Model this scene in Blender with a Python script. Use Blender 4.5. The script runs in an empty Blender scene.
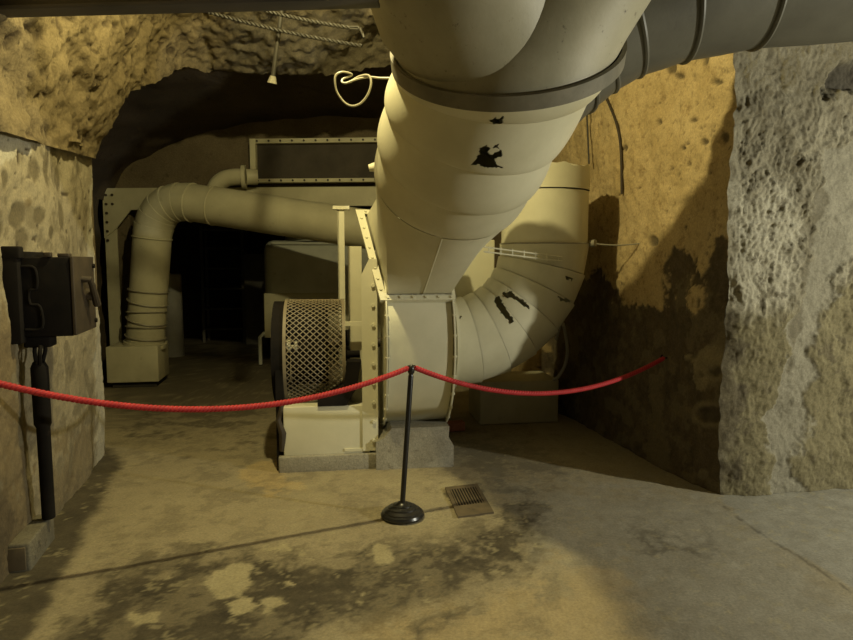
import bpy, math, random
import numpy as np
from mathutils import Vector, Matrix

random.seed(7)
PI = math.pi
scn = bpy.context.scene
COL = scn.collection

# ------------------------------------------------------------------ camera
CAM = np.array([0.0, 0.0, 1.6])
PITCH = math.radians(5.2)
FPX = 640.0
FWD = np.array([0, math.cos(PITCH), -math.sin(PITCH)])
UPV = np.array([0, math.sin(PITCH), math.cos(PITCH)])

def ray(px, py):
    return FWD + np.array([(px - 426.5) / FPX, 0, 0]) + UPV * ((320 - py) / FPX)

def at(px, py, Y):
    r = ray(px, py)
    return CAM + r * (Y / r[1])

def fl(px, py, z=0.0):
    r = ray(px, py)
    return CAM + r * ((z - CAM[2]) / r[2])

def proj(P):
    d = np.asarray(P) - CAM
    w = d @ FWD
    w = np.where(w < 0.05, 0.05, w)
    return np.stack([426.5 + FPX * d[:, 0] / w, 320 - FPX * (d @ UPV) / w], 1)

cd = bpy.data.cameras.new('camera')
cam = bpy.data.objects.new('camera', cd)
COL.objects.link(cam)
cam.location = CAM
cam.rotation_euler = (PI / 2 - PITCH, 0, 0)
cd.sensor_width = 36.0
cd.lens = FPX / 853 * 36.0
cd.clip_start = 0.02
scn.camera = cam

# ------------------------------------------------------------------ noise
def _hash(ix, iy, iz, seed):
    h = (ix.astype(np.uint64) * np.uint64(73856093)) ^ (iy.astype(np.uint64) * np.uint64(19349663)) ^ (iz.astype(np.uint64) * np.uint64(83492791)) ^ np.uint64(seed * 2654435761 % 4294967296)
    h = (h ^ (h >> np.uint64(13))) * np.uint64(1274126177)
    h = h & np.uint64(0xFFFFFFFF)
    h = (h ^ (h >> np.uint64(16))) * np.uint64(2246822519)
    h = h & np.uint64(0xFFFFFFFF)
    h = h ^ (h >> np.uint64(15))
    return (h & np.uint64(0xFFFFFF)).astype(np.float64) / 16777215.0

def vnoise(P, scale=1.0, seed=0):
    Q = np.asarray(P) * scale + 1000.0
    I = np.floor(Q).astype(np.int64)
    F = Q - I
    F = F * F * F * (F * (F * 6 - 15) + 10)
    r = 0
    for dx in (0, 1):
        wx = F[:, 0] if dx else 1 - F[:, 0]
        for dy in (0, 1):
            wy = F[:, 1] if dy else 1 - F[:, 1]
            for dz in (0, 1):
                wz = F[:, 2] if dz else 1 - F[:, 2]
                r = r + wx * wy * wz * _hash(I[:, 0] + dx, I[:, 1] + dy, I[:, 2] + dz, seed)
    return r * 2 - 1

def fbm(P, scale=1.0, octv=4, seed=0, gain=0.5):
    r, a, s = 0, 1.0, scale
    for k in range(octv):
        r = r + a * vnoise(P, s, seed + k * 17)
        a *= gain
        s *= 2.03
    return r

def sdpoly(Q, poly):
    poly = np.asarray(poly, float)
    n = len(poly)
    d = np.full(len(Q), 1e18)
    inside = np.zeros(len(Q), bool)
    for i in range(n):
        a, b = poly[i], poly[(i + 1) % n]
        e = b - a
        w = Q - a
        t = np.clip((w @ e) / (e @ e + 1e-12), 0, 1)
        d = np.minimum(d, ((w - t[:, None] * e) ** 2).sum(1))
        c = (a[1] > Q[:, 1]) != (b[1] > Q[:, 1])
        xs = (b[0] - a[0]) * (Q[:, 1] - a[1]) / (b[1] - a[1] + 1e-12) + a[0]
        inside ^= c & (Q[:, 0] < xs)
    return np.where(inside, -1, 1) * np.sqrt(d)

def pm(Q, poly, soft=3.0, jit=None, amp=0.0):
    d = sdpoly(Q, poly)
    if jit is not None:
        d = d + jit * amp
    t = np.clip(0.5 - d / (2 * soft), 0, 1)
    return t * t * (3 - 2 * t)

def ell(Q, cx, cy, rx, ry, soft=0.3, jit=None, amp=0.0):
    d = np.sqrt(((Q[:, 0] - cx) / rx) ** 2 + ((Q[:, 1] - cy) / ry) ** 2) - 1
    if jit is not None:
        d = d + jit * amp
    t = np.clip(0.5 - d / (2 * soft), 0, 1)
    return t * t * (3 - 2 * t)

# ------------------------------------------------------------------ materials
def new_mat(name):
    m = bpy.data.materials.new(name)
    m.use_nodes = True
    nt = m.node_tree
    b = nt.nodes['Principled BSDF']
    return m, nt, b

def N(nt, typ, **kw):
    n = nt.nodes.new(typ)
    for k, v in kw.items():
        setattr(n, k, v)
    return n

def mix_rgb(nt, fac, a, b, blend='MIX'):
    n = nt.nodes.new('ShaderNodeMix')
    n.data_type = 'RGBA'
    n.blend_type = blend
    for sock, v in ((n.inputs[0], fac), (n.inputs[6], a), (n.inputs[7], b)):
        if isinstance(v, (int, float)):
            sock.default_value = v
        elif isinstance(v, (tuple, list)):
            sock.default_value = (*v, 1) if len(v) == 3 else v
        else:
            nt.links.new(v, sock)
    return n.outputs[2]

def noise_fac(nt, scale, lo, hi, detail=6, rough=0.6, stretch=None, dist=0.0):
    tc = N(nt, 'ShaderNodeTexCoord')
    src = tc.outputs['Object']
    if stretch:
        mp = N(nt, 'ShaderNodeMapping')
        mp.inputs['Scale'].default_value = stretch
        nt.links.new(src, mp.inputs[0])
        src = mp.outputs[0]
    t = N(nt, 'ShaderNodeTexNoise')
    t.inputs['Scale'].default_value = scale
    t.inputs['Detail'].default_value = detail
    t.inputs['Roughness'].default_value = rough
    t.inputs['Distortion'].default_value = dist
    nt.links.new(src, t.inputs['Vector'])
    r = N(nt, 'ShaderNodeMapRange')
    r.inputs[1].default_value = lo
    r.inputs[2].default_value = hi
    nt.links.new(t.outputs[0], r.inputs[0])
    return r.outputs[0], t.outputs[0]

def bump(nt, b, height, strength, dist=0.01):
    n = N(nt, 'ShaderNodeBump')
    n.inputs['Strength'].default_value = strength
    n.inputs['Distance'].default_value = dist
    nt.links.new(height, n.inputs['Height'])
    nt.links.new(n.outputs[0], b.inputs['Normal'])

def paint(name, c1, c2, stain=(0.2, 0.15, 0.08), rough=0.5, sc=3.0, st_sc=9.0, st_lo=0.62, st_hi=0.78, bmp=0.15, metal=0.0, spec=0.4, st_amt=0.7):
    m, nt, b = new_mat(name)
    f1, _ = noise_fac(nt, sc, 0.35, 0.65)
    c = mix_rgb(nt, f1, c1, c2)
    f2, raw = noise_fac(nt, st_sc, st_lo, st_hi, 8, 0.68)
    k = N(nt, 'ShaderNodeMath', operation='MULTIPLY')
    nt.links.new(f2, k.inputs[0])
    k.inputs[1].default_value = st_amt
    c = mix_rgb(nt, k.outputs[0], c, stain)
    nt.links.new(c, b.inputs['Base Color'])
    b.inputs['Roughness'].default_value = rough
    b.inputs['Metallic'].default_value = metal
    b.inputs['Specular IOR Level'].default_value = spec
    _, h = noise_fac(nt, 60, 0, 1, 4, 0.6)
    bump(nt, b, h, bmp, 0.004)
    return m

def rock(name, ca, cb, cpit, masks=(), sc=2.0, rough=0.9, bmp=0.6, bsc=45, spec=0.2, pit_lo=0.57, pit_hi=0.7, pit_sc=12):
    """masks: list of (attribute, colour[, colour b])"""
    m, nt, b = new_mat(name)
    f1, _ = noise_fac(nt, sc, 0.35, 0.65, 8, 0.65)
    c = mix_rgb(nt, f1, ca, cb)
    f3, _ = noise_fac(nt, sc * 8, 0.3, 0.7, 5, 0.7)
    c = mix_rgb(nt, f3, c, (0.62, 0.62, 0.62), 'OVERLAY') if False else c
    f2, _ = noise_fac(nt, pit_sc, pit_lo, pit_hi, 8, 0.7)
    c = mix_rgb(nt, f2, c, cpit)
    for mk in masks:
        an = N(nt, 'ShaderNodeAttribute', attribute_name=mk[0])
        col = mk[1]
        if len(mk) > 2:
            ff, _ = noise_fac(nt, sc * 4, 0.35, 0.65, 8, 0.7)
            col = mix_rgb(nt, ff, mk[1], mk[2])
        c = mix_rgb(nt, an.outputs['Fac'], c, col)
    # fine value grain
    fg, _ = noise_fac(nt, 70, 0.25, 0.75, 4, 0.7)
    r = N(nt, 'ShaderNodeMapRange')
    r.inputs[3].default_value = 0.72
    r.inputs[4].default_value = 1.25
    nt.links.new(fg, r.inputs[0])
    hs = N(nt, 'ShaderNodeHueSaturation')
    nt.links.new(r.outputs[0], hs.inputs['Value'])
    nt.links.new(c, hs.inputs['Color'])
    nt.links.new(hs.outputs[0], b.inputs['Base Color'])
    b.inputs['Roughness'].default_value = rough
    b.inputs['Specular IOR Level'].default_value = spec
    _, h = noise_fac(nt, bsc, 0, 1, 8, 0.7)
    bump(nt, b, h, bmp, 0.015)
    return m

M = {}
M['cream'] = paint('cream_paint', (0.66, 0.63, 0.46), (0.56, 0.53, 0.37), (0.27, 0.23, 0.13), 0.42, 2.2, 6, 0.66, 0.86, st_amt=0.6)
M['cream_clean'] = paint('cream_paint_clean', (0.70, 0.67, 0.50), (0.60, 0.58, 0.42), (0.3, 0.26, 0.15), 0.42, 2.0, 14, 0.68, 0.85, st_amt=0.5)
M['cream_dirty'] = paint('cream_paint_dirty', (0.42, 0.39, 0.28), (0.31, 0.29, 0.20), (0.06, 0.05, 0.035), 0.5, 2.5, 22, 0.62, 0.72, st_amt=0.85)
M['duct_grey'] = paint('grey_duct_paint', (0.11, 0.105, 0.08), (0.075, 0.071, 0.054), (0.06, 0.05, 0.04), 0.5, 2.5, 18, 0.62, 0.74, st_amt=0.8)
M['cream_pale'] = paint('pale_rear_paint', (0.54, 0.51, 0.35), (0.43, 0.40, 0.27), (0.2, 0.17, 0.1), 0.5, 2.2, 9, 0.63, 0.8)
M['collar'] = paint('collar_dirt', (0.20, 0.18, 0.13), (0.13, 0.12, 0.085), (0.04, 0.035, 0.03), 0.6, 6, 20)
M['black_iron'] = paint('black_iron', (0.010, 0.009, 0.008), (0.017, 0.0145, 0.012), (0.04, 0.028, 0.017), 0.85, 6, 14, spec=0.08)
M['black_gloss'] = paint('black_gloss', (0.012, 0.012, 0.012), (0.02, 0.019, 0.018), (0.10, 0.09, 0.075), 0.28, 6, 30, 0.6, 0.75, spec=0.6)
M['brown_iron'] = paint('rusty_brown_iron', (0.038, 0.029, 0.019), (0.06, 0.045, 0.028), (0.03, 0.02, 0.015), 0.6, 8, 18)
M['rust'] = paint('rusted_iron', (0.15, 0.115, 0.065), (0.10, 0.078, 0.045), (0.03, 0.02, 0.015), 0.75, 10, 20)
M['mesh_wire'] = paint('guard_wire', (0.26, 0.22, 0.145), (0.20, 0.165, 0.105), (0.16, 0.09, 0.05), 0.55, 6, 12)
M['near_black'] = paint('near_black', (0.03, 0.027, 0.022), (0.05, 0.045, 0.035), (0.015, 0.012, 0.01), 0.85, 4, 12)
M['tank_grey'] = paint('tank_grey', (0.55, 0.56, 0.48), (0.45, 0.46, 0.39), (0.12, 0.1, 0.07), 0.55, 3, 9)
M['stub_grey'] = paint('stub_grey', (0.34, 0.33, 0.29), (0.27, 0.26, 0.23), (0.08, 0.07, 0.05), 0.7, 3, 9)
M['concrete'] = rock('old_concrete', (0.36, 0.34, 0.27), (0.27, 0.25, 0.19), (0.17, 0.15, 0.11), sc=4, bmp=0.4)
M['concrete_dark'] = rock('dirty_concrete', (0.20, 0.185, 0.13), (0.14, 0.125, 0.09), (0.07, 0.06, 0.045), sc=4, bmp=0.5)
M['wire'] = paint('dull_wire', (0.32, 0.30, 0.22), (0.25, 0.23, 0.165), (0.2, 0.15, 0.1), 0.4, 6, 20)
M['rope_wire'] = paint('twisted_wire', (0.03, 0.026, 0.017), (0.016, 0.014, 0.009), (0.1, 0.07, 0.05), 0.6, 6, 20)
M['steel_dark'] = paint('dark_steel', (0.06, 0.055, 0.048), (0.09, 0.08, 0.068), (0.04, 0.03, 0.02), 0.6, 3, 10)
M['red_rope'] = paint('red_rope', (0.52, 0.035, 0.04), (0.40, 0.025, 0.03), (0.3, 0.02, 0.02), 0.6, 20, 40, bmp=0.3)
M['brick'] = rock('red_brick', (0.42, 0.17, 0.10), (0.34, 0.14, 0.085), (0.25, 0.13, 0.09), sc=8, bmp=0.3)
M['plate_grey'] = paint('grey_filter', (0.07, 0.058, 0.043), (0.045, 0.038, 0.028), (0.12, 0.10, 0.07), 0.8, 3, 5)
M['slot_dark'] = paint('drain_dark', (0.012, 0.01, 0.008), (0.02, 0.016, 0.012), (0.01, 0.01, 0.01), 0.9)

M['plaster_left'] = rock('left_plaster', (0.32, 0.28, 0.185), (0.245, 0.21, 0.135), (0.15, 0.12, 0.07),
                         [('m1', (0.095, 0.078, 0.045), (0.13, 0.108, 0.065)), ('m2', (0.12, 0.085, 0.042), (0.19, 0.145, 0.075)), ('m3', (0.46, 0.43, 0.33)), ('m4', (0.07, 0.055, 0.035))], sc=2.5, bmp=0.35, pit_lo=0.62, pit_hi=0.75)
M['rock_gold'] = rock('golden_rock', (0.235, 0.185, 0.098), (0.16, 0.124, 0.062), (0.05, 0.036, 0.018), [('m1', (0.06, 0.043, 0.023)), ('m2', (0.15, 0.128, 0.082), (0.09, 0.075, 0.045))], sc=2.2, bmp=1.0, bsc=26, pit_sc=9)
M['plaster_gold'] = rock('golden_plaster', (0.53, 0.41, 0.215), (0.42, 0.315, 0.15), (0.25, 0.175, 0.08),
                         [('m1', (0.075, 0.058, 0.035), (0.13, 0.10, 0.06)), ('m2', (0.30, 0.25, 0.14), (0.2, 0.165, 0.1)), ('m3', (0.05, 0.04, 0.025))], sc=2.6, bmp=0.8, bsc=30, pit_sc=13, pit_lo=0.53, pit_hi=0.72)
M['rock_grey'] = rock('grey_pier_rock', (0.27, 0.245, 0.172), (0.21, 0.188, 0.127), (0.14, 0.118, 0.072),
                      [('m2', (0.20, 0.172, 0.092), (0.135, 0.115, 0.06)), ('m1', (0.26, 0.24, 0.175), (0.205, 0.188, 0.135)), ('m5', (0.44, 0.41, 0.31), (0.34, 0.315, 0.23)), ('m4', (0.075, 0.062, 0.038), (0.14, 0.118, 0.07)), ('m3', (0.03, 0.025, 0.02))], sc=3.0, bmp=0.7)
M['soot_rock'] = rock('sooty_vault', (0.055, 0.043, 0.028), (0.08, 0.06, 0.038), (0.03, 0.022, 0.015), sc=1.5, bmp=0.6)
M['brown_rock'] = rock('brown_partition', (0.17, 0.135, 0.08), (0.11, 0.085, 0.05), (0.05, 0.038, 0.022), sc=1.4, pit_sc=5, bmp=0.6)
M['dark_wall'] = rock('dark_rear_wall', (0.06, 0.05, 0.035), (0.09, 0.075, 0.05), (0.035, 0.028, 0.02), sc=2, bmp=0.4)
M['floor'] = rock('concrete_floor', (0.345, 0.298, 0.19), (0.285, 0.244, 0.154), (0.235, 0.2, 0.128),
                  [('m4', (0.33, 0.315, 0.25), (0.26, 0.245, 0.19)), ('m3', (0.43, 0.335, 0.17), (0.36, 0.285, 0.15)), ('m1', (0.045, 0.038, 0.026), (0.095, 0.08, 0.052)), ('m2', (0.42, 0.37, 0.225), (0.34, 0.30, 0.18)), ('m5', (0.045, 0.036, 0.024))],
                  sc=1.3, rough=0.72, bmp=0.18, spec=0.3, pit_sc=5)

# ------------------------------------------------------------------ mesh builder
def finish(name, verts, faces, mat, parent=None, smooth=True, angle=35, loc=None):
    me = bpy.data.meshes.new(name)
    o = bpy.data.objects.new(name, me)
    COL.objects.link(o)
    org = np.zeros(3)
    if parent is not None:
        o.parent = parent
        p = parent
        while p is not None:
            org = org + np.array(p.location)
            p = p.parent
    elif loc is not None:
        org = np.array(loc, float)
        o.location = org
    V = np.asarray(verts, float) - org
    me.from_pydata(V.tolist(), [], faces)
    me.materials.append(mat)
    if smooth:
        me.shade_smooth()
        try:
            me.set_sharp_from_angle(angle=math.radians(angle))
        except Exception:
            pass
    me.update()
    return o

class MB:
    def __init__(s, Mx=None):
        s.v, s.f, s.M = [], [], Mx
    def add(s, vs, fs):
        n = len(s.v)
        for p in vs:
            p = Vector([float(c) for c in p])
            if s.M is not None:
                p = s.M @ p
            s.v.append(tuple(p))
        s.f += [[i + n for i in f] for f in fs]
        return s
    def box(s, lo, hi, bev=0.0):
        x0, y0, z0 = lo
        x1, y1, z1 = hi
        if bev <= 0:
            vs = [(x0, y0, z0), (x1, y0, z0), (x1, y1, z0), (x0, y1, z0), (x0, y0, z1), (x1, y0, z1), (x1, y1, z1), (x0, y1, z1)]
            fs = [(0, 3, 2, 1), (4, 5, 6, 7), (0, 1, 5, 4), (1, 2, 6, 5), (2, 3, 7, 6), (3, 0, 4, 7)]
            return s.add(vs, fs)
        import bmesh
        bm = bmesh.new()
        bmesh.ops.create_cube(bm, size=1.0)
        for v in bm.verts:
            v.co = Vector(((x0 + x1) / 2 + v.co.x * (x1 - x0), (y0 + y1) / 2 + v.co.y * (y1 - y0), (z0 + z1) / 2 + v.co.z * (z1 - z0)))
        bmesh.ops.bevel(bm, geom=bm.edges[:], offset=bev, segments=3, affect='EDGES', profile=0.5)
        bm.verts.index_update()
        vs = [v.co.copy() for v in bm.verts]
        fs = [[v.index for v in f.verts] for f in bm.faces]
        bm.free()
        return s.add(vs, fs)
    def rings(s, rings, cap0=True, cap1=True, closed=True):
        n = len(rings[0])
        vs = [p for r in rings for p in r]
        fs = []
        for i in range(len(rings) - 1):
            for k in range(n if closed else n - 1):
                k2 = (k + 1) % n
                fs.append((i * n + k, i * n + k2, (i + 1) * n + k2, (i + 1) * n + k))
        if cap0:
            fs.append(tuple(range(n - 1, -1, -1)))
        if cap1:
            b = (len(rings) - 1) * n
            fs.append(tuple(range(b, b + n)))
        return s.add(vs, fs)
    def tube(s, pts, r, n=12, cap=True):
        pts = [np.array(p, float) for p in pts]
        rr = r if hasattr(r, '__len__') else [r] * len(pts)
        T = []
        for i in range(len(pts)):
            a = pts[max(0, i - 1)]
            b = pts[min(len(pts) - 1, i + 1)]
            t = b - a
            T.append(t / (np.linalg.norm(t) + 1e-12))
        ref = np.array([0, 0, 1.0]) if abs(T[0][2]) < 0.9 else np.array([1.0, 0, 0])
        u = np.cross(T[0], ref)
        u /= np.linalg.norm(u)
        rs = []
        for i, p in enumerate(pts):
            u = u - T[i] * (u @ T[i])
            u /= np.linalg.norm(u)
            w = np.cross(T[i], u)
            rs.append([p + rr[i] * (math.cos(a) * u + math.sin(a) * w) for a in [2 * PI * k / n for k in range(n)]])
        return s.rings(rs, cap, cap)
    def cyl(s, a, b, r, n=24, r1=None):
        return s.tube([a, b], [r, r if r1 is None else r1], n)
    def lathe(s, prof, n=40, org=(0, 0, 0)):
        rs = [[(org[0] + r * math.cos(2 * PI * k / n), org[1] + r * math.sin(2 * PI * k / n), org[2] + z) for k in range(n)] for r, z in prof]
        return s.rings(rs, True, True)
    def prism(s, poly, axis, lo, hi):
        """poly: 2-D points; axis: index extruded; the other two take poly coords in order"""
        def P(q, t):
            r = [0, 0, 0]
            o = [i for i in range(3) if i != axis]
            r[axis] = t
            r[o[0]], r[o[1]] = q
            return r
        return s.rings([[P(q, lo) for q in poly], [P(q, hi) for q in poly]])
    def torus(s, c, nrm, R, r, n=48, m=8):
        nrm = np.array(nrm, float)
        nrm /= np.linalg.norm(nrm)
        ref = np.array([0, 0, 1.0]) if abs(nrm[2]) < 0.9 else np.array([1.0, 0, 0])
        u = np.cross(nrm, ref)
        u /= np.linalg.norm(u)
        w = np.cross(nrm, u)
        c = np.array(c, float)
        vs, fs = [], []
        for i in range(n):
            a = 2 * PI * i / n
            d = math.cos(a) * u + math.sin(a) * w
            for j in range(m):
                b = 2 * PI * j / m
                vs.append(c + d * (R + r * math.cos(b)) + nrm * r * math.sin(b))
        for i in range(n):
            for j in range(m):
                fs.append((i * m + j, ((i + 1) % n) * m + j, ((i + 1) % n) * m + (j + 1) % m, i * m + (j + 1) % m))
        return s.add(vs, fs)
    def build(s, name, mat, parent=None, smooth=True, angle=35, loc=None):
        return finish(name, s.v, s.f, mat, parent, smooth, angle, loc)

def thing(name, label, cat, loc=(0, 0, 0), group=None):
    o = bpy.data.objects.new(name, None)
    o.empty_display_size = 0.1
    COL.objects.link(o)
    o.location = tuple(float(c) for c in loc)
    o['label'] = label
    o['category'] = cat
    if group:
        o['group'] = group
    return o

def tag(o, label, cat, group=None):
    o['label'] = label
    o['category'] = cat
    if group:
        o['group'] = group
    return o

def struct(o):
    o['kind'] = 'structure'
    return o

def frame(org, deg):
    return Matrix.Translation(Vector([float(c) for c in org])) @ Matrix.Rotation(math.radians(deg), 4, 'Z')

def surf(name, Pgrid, mat, disp=None, masks=None, parent=None, flip=False):
    """Pgrid: (nu, nv, 3); disp(P flat, N flat, Q px) -> offsets (N,) along the normal"""
    nu, nv, _ = Pgrid.shape
    du = np.gradient(Pgrid, axis=0)
    dv = np.gradient(Pgrid, axis=1)
    Nn = np.cross(du, dv)
    Nn /= (np.linalg.norm(Nn, axis=2, keepdims=True) + 1e-12)
    if flip:
        Nn = -Nn
    P = Pgrid.reshape(-1, 3)
    Nf = Nn.reshape(-1, 3)
    Q = proj(P)
    mk = masks(P, Q) if masks else {}
    if disp is not None:
        P = P + Nf * disp(P, Q, mk)[:, None]
    idx = np.arange(nu * nv).reshape(nu, nv)
    F = np.stack([idx[:-1, :-1], idx[1:, :-1], idx[1:, 1:], idx[:-1, 1:]], -1).reshape(-1, 4)
    if flip:
        F = F[:, ::-1]
    o = finish(name, P, F.tolist(), mat, parent, True, 180)
    for k, v in mk.items():
        a = o.data.attributes.new(k, 'FLOAT', 'POINT')
        a.data.foreach_set('value', np.clip(v, 0, 1).astype(np.float32))
    return o

def seq(*segs):
    out = []
    for a, b, st in segs:
        n = max(1, int(round((b - a) / st)))
        out += list(np.linspace(a, b, n, endpoint=False))
    out.append(segs[-1][1])
    return np.array(out)

# ------------------------------------------------------------------ the room
# floor
xs = seq((-7, -3, .12), (-3, 3.6, .016), (3.6, 7, .12))
ys = seq((-2, 2.4, .2), (2.4, 5.4, .016), (5.4, 7, .03), (7, 14.2, .12))
G = np.zeros((len(xs), len(ys), 3))
G[:, :, 0] = xs[:, None]
G[:, :, 1] = ys[None, :]

def floor_masks(P, Q):
    j = fbm(P, 4.5, 6, 3, 0.70)
    j2 = fbm(P, 16, 4, 8, 0.7)
    vis = P[:, 1] > 2.0
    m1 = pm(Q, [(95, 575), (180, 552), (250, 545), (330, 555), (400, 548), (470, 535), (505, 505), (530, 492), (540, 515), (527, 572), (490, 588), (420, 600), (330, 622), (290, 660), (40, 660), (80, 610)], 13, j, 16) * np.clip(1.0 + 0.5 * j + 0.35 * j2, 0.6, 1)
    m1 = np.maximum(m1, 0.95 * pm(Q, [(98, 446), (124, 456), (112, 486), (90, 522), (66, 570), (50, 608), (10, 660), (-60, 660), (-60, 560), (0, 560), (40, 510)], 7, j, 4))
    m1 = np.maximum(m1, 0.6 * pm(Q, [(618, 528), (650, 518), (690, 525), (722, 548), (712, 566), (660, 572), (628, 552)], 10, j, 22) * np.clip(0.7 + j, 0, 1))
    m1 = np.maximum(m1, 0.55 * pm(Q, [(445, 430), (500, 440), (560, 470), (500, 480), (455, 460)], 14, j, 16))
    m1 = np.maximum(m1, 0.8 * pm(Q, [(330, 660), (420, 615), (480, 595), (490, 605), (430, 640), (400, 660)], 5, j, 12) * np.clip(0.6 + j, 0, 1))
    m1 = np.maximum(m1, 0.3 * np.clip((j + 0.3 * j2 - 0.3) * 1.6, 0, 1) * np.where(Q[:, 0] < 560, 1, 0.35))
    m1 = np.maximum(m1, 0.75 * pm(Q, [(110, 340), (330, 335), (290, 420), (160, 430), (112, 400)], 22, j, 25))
    m2 = 0
    for poly in ([(214, 582), (232, 560), (252, 560), (254, 578), (240, 592), (222, 598)], [(258, 545), (284, 542), (290, 549), (268, 555), (258, 554)],
                 [(226, 602), (246, 594), (258, 606), (236, 617)], [(260, 600), (280, 593), (288, 604), (266, 610)], [(281, 580), (290, 576), (297, 588), (282, 588)],
                 [(132, 616), (155, 614), (152, 620), (136, 621)], [(378, 548), (392, 550), (388, 560), (378, 558)], [(100, 598), (112, 594), (106, 604)],
                 [(298, 552), (312, 550), (310, 556), (300, 558)], [(350, 600), (366, 592), (362, 602)], [(270, 562), (277, 560), (277, 566), (271, 566)]):
        m2 = np.maximum(m2, pm(Q, poly, 1.6, j, 5))
    m2 = np.maximum(m2, 0.5 * np.clip((j2 - 0.85) * 4, 0, 1))
    # pale scuffs by the plinth and chalky rim of the drain
    m2 = np.maximum(m2, 0.55 * pm(Q, [(285, 474), (372, 470), (440, 470), (470, 500), (440, 535), (370, 490), (300, 520)], 18, j, 20) * np.clip(0.5 + 0.8 * j2, 0, 1))
    dr = sdpoly(Q, [(444, 489), (478, 484), (493, 514), (459, 517)])
    m2 = np.maximum(m2, 0.8 * np.clip(1 - np.abs(dr - 3 + 2 * j2) / 4, 0, 1) * (Q[:, 1] < 503))
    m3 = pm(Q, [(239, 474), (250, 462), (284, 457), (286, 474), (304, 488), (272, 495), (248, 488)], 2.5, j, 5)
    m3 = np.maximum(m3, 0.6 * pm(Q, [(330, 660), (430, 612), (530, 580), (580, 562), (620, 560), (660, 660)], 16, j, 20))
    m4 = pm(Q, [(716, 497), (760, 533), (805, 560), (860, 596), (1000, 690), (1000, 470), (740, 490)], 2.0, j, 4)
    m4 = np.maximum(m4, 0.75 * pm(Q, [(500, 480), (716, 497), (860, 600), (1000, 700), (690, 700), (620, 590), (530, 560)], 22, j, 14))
    crack = np.minimum.reduce([np.abs(sdpoly(Q, [(716, 499), (745, 523), (770, 540), (770.3, 540.2), (745.3, 523.2)])), np.abs(sdpoly(Q, [(770, 540), (810, 564), (860, 598), (860.3, 598.3), (810.3, 564.3)]))])
    m5 = 0.55 * np.clip(1 - (crack + 0.8 * j2) / 1.3, 0, 1)
    m5 = np.maximum(m5, pm(Q, [(445, 491), (477, 486), (491, 513), (460, 516)], 1.5, j2, 1.5) * 0.85)
    z = np.zeros(len(P))
    f = lambda m: np.where(vis, m, z)
    return dict(m1=f(m1), m2=f(m2 * 0.9), m3=f(m3), m4=f(m4), m5=f(m5))

def floor_disp(P, Q, mk):
    return 0.004 * fbm(P, 1.2, 3, 5) + 0.0015 * fbm(P, 18, 3, 6) - 0.002

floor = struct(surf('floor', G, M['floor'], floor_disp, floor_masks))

# key lines of the plan
LA = fl(0, 590)[:2]
LB = fl(105, 455)[:2]
dL = (LB - LA) / np.linalg.norm(LB - LA)
nL = np.array([dL[1], -dL[0]])               # into the room
lenL = np.linalg.norm(LB - LA)
K = fl(717, 497)[:2]                         # foot of the right corner
R2 = fl(575, 421)[:2]
dG = (R2 - K) / np.linalg.norm(R2 - K)
nG = np.array([-dG[1], dG[0]])               # into the passage (left)
P2 = fl(853, 488)[:2]
dP = (P2 - K) / np.linalg.norm(P2 - K)
nP = np.array([dP[1], -dP[0]])               # towards the camera

def ledge(s):                                # height of the plaster's ragged top along the left wall
    t = s / lenL
    return 2.27 + 0.20 * t

# left plaster wall
ss = seq((-2.2, -0.4, .1), (-0.4, lenL, .014))
vs = seq((0, 1, .014))
vs = np.linspace(0, 1, 190)
G = np.zeros((len(ss), len(vs), 3))
for i, s in enumerate(ss):
    p = LA + dL * s
    G[i, :, 0] = p[0]
    G[i, :, 1] = p[1]
    G[i, :, 2] = vs * (ledge(s) + 0.12)

def lw_masks(P, Q):
    j = fbm(P, 7, 5, 21, 0.62)
    m1 = 0
    for c in ((31, 170, 5, 11), (60, 178, 4, 12), (45, 165, 4, 20), (61, 216, 3.5, 12), (19, 216, 7, 12), (35, 216, 6, 9), (23, 240, 5, 13), (3, 180, 3, 10), (4, 228, 4, 8), (48, 232, 3, 8), (80, 170, 2.5, 8)):
        m1 = np.maximum(m1, 0.85 * ell(Q, *c, 0.22, j, 0.28))
    m1 = np.maximum(m1, 0.5 * np.clip((j - 0.3) * 3, 0, 1))
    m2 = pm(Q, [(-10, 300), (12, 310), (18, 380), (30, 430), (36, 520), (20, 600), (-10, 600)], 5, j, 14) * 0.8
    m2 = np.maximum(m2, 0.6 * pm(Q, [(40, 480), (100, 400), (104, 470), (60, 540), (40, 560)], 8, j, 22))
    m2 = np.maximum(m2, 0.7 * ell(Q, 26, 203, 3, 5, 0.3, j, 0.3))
    m3 = pm(Q, [(92, 170), (106, 160), (106, 470), (97, 470), (94, 330), (90, 250)], 2, j, 3) * 0.8
    m3 = np.maximum(m3, 0.7 * pm(Q, [(0, 140), (17, 135), (25, 150), (14, 160), (0, 160)], 2, j, 5))
    sp = vnoise(P, 26, 44)
    m4 = np.clip((sp - 0.72) * 8, 0, 1) * (Q[:, 1] < 260)
    m4 = np.maximum(m4, pm(Q, [(63, 193), (70, 193), (69, 196), (64, 195)], 0.8, j, 0.6))
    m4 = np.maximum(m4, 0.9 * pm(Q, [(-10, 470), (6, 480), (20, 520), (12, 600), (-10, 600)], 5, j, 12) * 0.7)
    return dict(m1=m1, m2=m2, m3=m3, m4=m4)

def lw_disp(P, Q, mk):
    return 0.022 * fbm(P, 1.8, 4, 31) + 0.004 * fbm(P, 16, 3, 32) - 0.006 * mk['m1'] - 0.006 * mk['m4']
struct(surf('wall_left', G, M['plaster_left'], lw_disp, lw_masks))

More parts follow.
